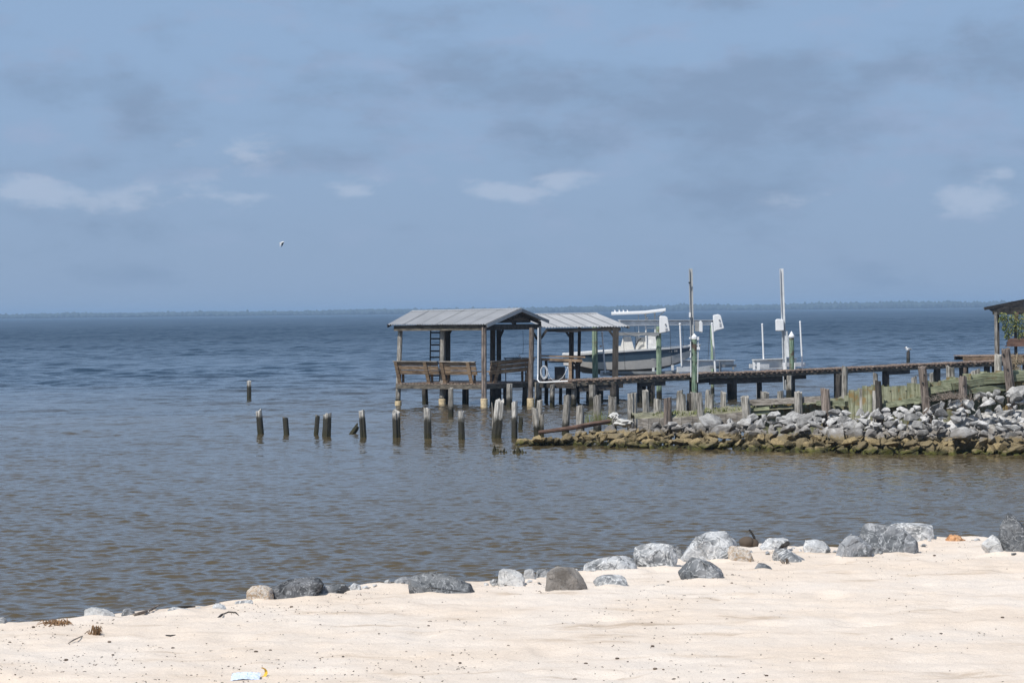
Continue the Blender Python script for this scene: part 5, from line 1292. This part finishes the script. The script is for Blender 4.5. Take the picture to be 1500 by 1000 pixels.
def roofp(x, y, D): return W(x, y, D)
A0 = W(1440.5,450.5,D); A1 = W(1500,438.8,D+1.5); A2 = W(1560,452,D+3)
mb = MB()
for (p, q) in ((A0, A1), (A1, A2)):
    mb.hexa([p+Vector((0,0,-.07)), q+Vector((0,0,-.07)), q+Vector((1.5,4.5,-.0)), p+Vector((1.5,4.5,-.0)), p, q, q+Vector((1.5,4.5,.07)), p+Vector((1.5,4.5,.07))])
obj('roof', mb, 'aluminium_dull', pv)
mb = MB(); mb.beam(A0+Vector((.05,-.02,-.05)), A1+Vector((0,-.02,-.05)), .04, .14); obj('fascia', mb, 'beam_dark', pv)
mb = MB(); pa = [W(1446,451.5,D+.12), W(1500,441.5,D+1.4), W(1500,458.5,D+1.4), W(1456,458.5,D+.3)]
mb.v += pa + [p+Vector((.02,.06,0)) for p in pa]; mb.f += [(3,2,1,0),(4,5,6,7),(0,1,5,4),(1,2,6,5),(2,3,7,6),(3,0,4,7)]; obj('gable_boards', mb, 'beam_dark', pv)
mb = MB(); mb.beam(W(1455,458,D+.3), W(1560,458,D+3), .1, .16); mb.beam(W(1455,455,D+.4), W(1520,455,D+1.8), .05, .3); obj('roof_beam', mb, 'deck_under', pv)
for (x, w, dd, mt) in ((1458.5,3.6,.2,'post_grey'),(1487.5,4.0,2.4,'post_dark'),(1489,5,.8,'post_red'),(1540,5,2,'post_dark'),(1462,3,3,'post_dark')):
    if mt == 'post_red': mt = 'board_red'
    p = W(x, 457, D+dd); r = w*D/FPX/2; mb = MB(); mb.beam(atz(p, 1.55 if dd < 1 else 1.4), p, 2*r, 2*r, (0,1,0)) if mt != 'board_red' else mb.beam(W(x,457,D+dd), W(x,470,D+dd), 2*r, 2*r, (0,1,0)); obj('post', mb, mt, pv)
mb = MB(); mb.beam(atz(W(1459.3,457,D+.2),1.5), W(1459.3,457,D+.2), .035, .035, (0,1,0))
bn = thing('plank_bench', atz(W(1495,518,110.6), 1.8), 'reddish plank bench back on the platform under the pavilion roof', 'bench')
mb = MB(); mb.beam(W(1476,498,110.6), W(1530,497,110.9), .04, .16); mb.beam(W(1474.5,503.5,110.5), W(1530,502.5,110.8), .04, .2); obj('backrest', mb, 'board_red', bn)
mb = MB(); mb.beam(W(1474,506.8,110.6), W(1530,506.2,110.9), .4, .04); obj('seat', mb, 'board_red', bn)
for x in (1488, 1520):
    mb = MB(); mb.beam(W(x,519,110.7), W(x,507,110.7), .09, .09, (0,1,0)); obj('leg', mb, 'beam_dark', bn)
# shrub hanging in from the right, rooted on the bank
sr = thing('leafy_shrub', atz(W(1512,560,104), .9), 'leafy green and yellow shrub hanging in front of the pavilion at the right edge', 'shrub')
br = random.Random(17); mbA = MB(); mbB = MB(); mbT = MB()
root = atz(W(1530,560,104), .6)
for k in range(9):
    tip = W(br.uniform(1470,1535), br.uniform(462,492), 104+br.uniform(-.5,.8)); mid = root.lerp(tip, .55)+Vector((br.uniform(.1,.4),0,.35))
    mbT.tube([root, root.lerp(mid,.5)+Vector((.1,0,0)), mid, tip], [.04,.03,.018,.006], 6)
cl_ = [(1470,463,6),(1476,470,8),(1472,480,5),(1478,488,6),(1488,466,9),(1486,480,8),(1497,474,10),(1500,486,8),(1494,492,5),(1505,462,8),(1515,478,12),(1528,468,12),(1475,493,4),(1466,468,4),(1530,488,10)]
for (cx, cy, cr) in cl_:
    for i in range(int(cr*22)):
        a = br.uniform(0, 6.28); rr_ = cr*math.sqrt(br.random()); p = W(cx+math.cos(a)*rr_, cy+math.sin(a)*rr_*.9, 104+br.uniform(-.35,.35))
        L = br.uniform(.05, .10); u = Vector((br.gauss(0,1), br.gauss(0,1), br.gauss(-.4,1))).normalized(); v = u.orthogonal().normalized()*L*.35
        mb = mbA if br.random() < .62 else mbB; k = len(mb.v); mb.v += [p, p+u*L*.5+v, p+u*L, p+u*L*.5-v]; mb.f.append((k, k+1, k+2, k+3))
obj('stem', mbT, 'bark', sr); obj('leaves', mbA, 'leaf_green', sr); obj('new_leaves', mbB, 'leaf_yellow', sr)
mb = MB()
for i in range(160):
    x = br.uniform(1478,1498); p = W(x, br.uniform(520,542), 100+br.uniform(-.2,.2)); a = br.uniform(0,6.28); L = br.uniform(.08,.2)
    mb.tube([p, p+Vector((math.cos(a)*L*.5, .03, math.sin(a)*L*.5)), p+Vector((math.cos(a)*L, 0, math.sin(a)*L))], [.012,.012,.004], 4)
mb.tube([atz(W(1486,560,100), .4), W(1488,535,100), W(1490,521,100)], [.05,.04,.02], 6)
tag(obj('dry_bush', mb, 'dry_weed', org=atz(W(1488,560,100), .4)), 'dry brown bush right of the tallest leaning post', 'bush')

# ------------------------------------------------------------ birds and the far post
post(1330.5,531,1330.5,514.5,5.4,'post_dark','lone dark piling far out beyond the pier with a gull on it',None, D=None if False else G(1330,533,0).y, name='wooden_piling')
def gull_sit(px, py, D, label, sc=1.0):
    root = thing('gull', W(px, py, D), label, 'bird'); p = W(px, py, D); mb = MB()
    mb.ball(p+Vector((0,0,.13*sc)), .11*sc, 14, 10, (1.5,.85,.85)); mb.ball(p+Vector((-.12*sc,0,.25*sc)), .062*sc, 12, 8); mb.tube([p+Vector((-.09*sc,0,.16*sc)), p+Vector((-.12*sc,0,.25*sc))], [.07*sc,.05*sc], 10)
    mb.tube([p+Vector((.12*sc,0,.14*sc)), p+Vector((.26*sc,0,.12*sc))], [.06*sc,.02*sc], 8); obj('body', mb, 'feather_white', root, smooth=True)
    mb = MB(); mb.ball(p+Vector((.06*sc,-.05*sc,.15*sc)), .09*sc, 12, 8, (1.7,.6,.7)); mb.ball(p+Vector((.06*sc,.05*sc,.15*sc)), .09*sc, 12, 8, (1.7,.6,.7)); obj('wings', mb, 'print_grey', root, smooth=True)
    mb = MB(); mb.tube([p+Vector((-.17*sc,0,.245*sc)), p+Vector((-.25*sc,0,.235*sc))], [.016*sc,.004*sc], 6); obj('bill', mb, 'bill_orange', root)
    mb = MB(); mb.tube([p+Vector((.0,-.03,0)), p+Vector((0,-.03,.06))], .01, 5); mb.tube([p+Vector((.0,.03,0)), p+Vector((0,.03,.06))], .01, 5); obj('legs', mb, 'bill_orange', root)
gp = G(1330,533,0); gull_sit(1330.5,514.5,gp.y,'white gull sitting on the lone dark piling beyond the pier',1.0)
def gull_fly():
    p = W(412.5,356,150); root = thing('flying_gull', p, 'white gull in flight with drooped dark tipped wings above the left horizon', 'bird')
    mb = MB(); mb.tube([p+Vector((-.20,.1,-.02)), p+Vector((-.1,.05,.0)), p+Vector((.02,0,.02)), p+Vector((.12,-.02,.06)), p+Vector((.17,-.03,.08)), p+Vector((.2,-.04,.075))], [.01,.05,.075,.055,.045,.02], 10); obj('body', mb, 'feather_white', root, smooth=True)
    def wing(side, tip, root_, mid, mat_t):
        mb = MB(); a = p+root_; b = p+mid; c = p+tip; ch = Vector((-.13,.0,-.02)); 
        mb.v += [a+Vector((.06,0,.01)), b+Vector((.06,0,.01)), b+ch, a+ch*1.2, a+Vector((.0,0,-.015)), b+Vector((0,0,-.015))]; mb.f += [(0,1,2,3),(0,4,5,1),(3,2,5,4)]
        w = obj('wing', mb, 'feather_white', root)
        mb = MB(); mb.v += [b+Vector((.06,0,.01)), c, b+ch, b+Vector((0,0,-.015))]; mb.f += [(0,1,2),(0,3,1),(1,3,2)]; obj('wing_tip', mb, mat_t, w)
    wing(1, Vector((-.12,-.25,-.32)), Vector((0,-.05,.03)), Vector((.02,-.28,.05)), 'feather_white')
    wing(-1, Vector((.02,-.5,-.36)), Vector((0,.05,.03)), Vector((.10,.25,.02)), 'feather_dark')
    mb = MB(); mb.v += [p+Vector((.13,-.08,.08)), p+Vector((.19,-.12,.03)), p+Vector((.09,-.2,-.20)), p+Vector((.06,-.16,-.16)), p+Vector((.13,-.05,-.02))]; mb.f += [(0,1,2,3,4)]; obj('wing_shadow_side', mb, 'feather_dark', root); root.scale = (.82, .82, .82)

gull_fly()
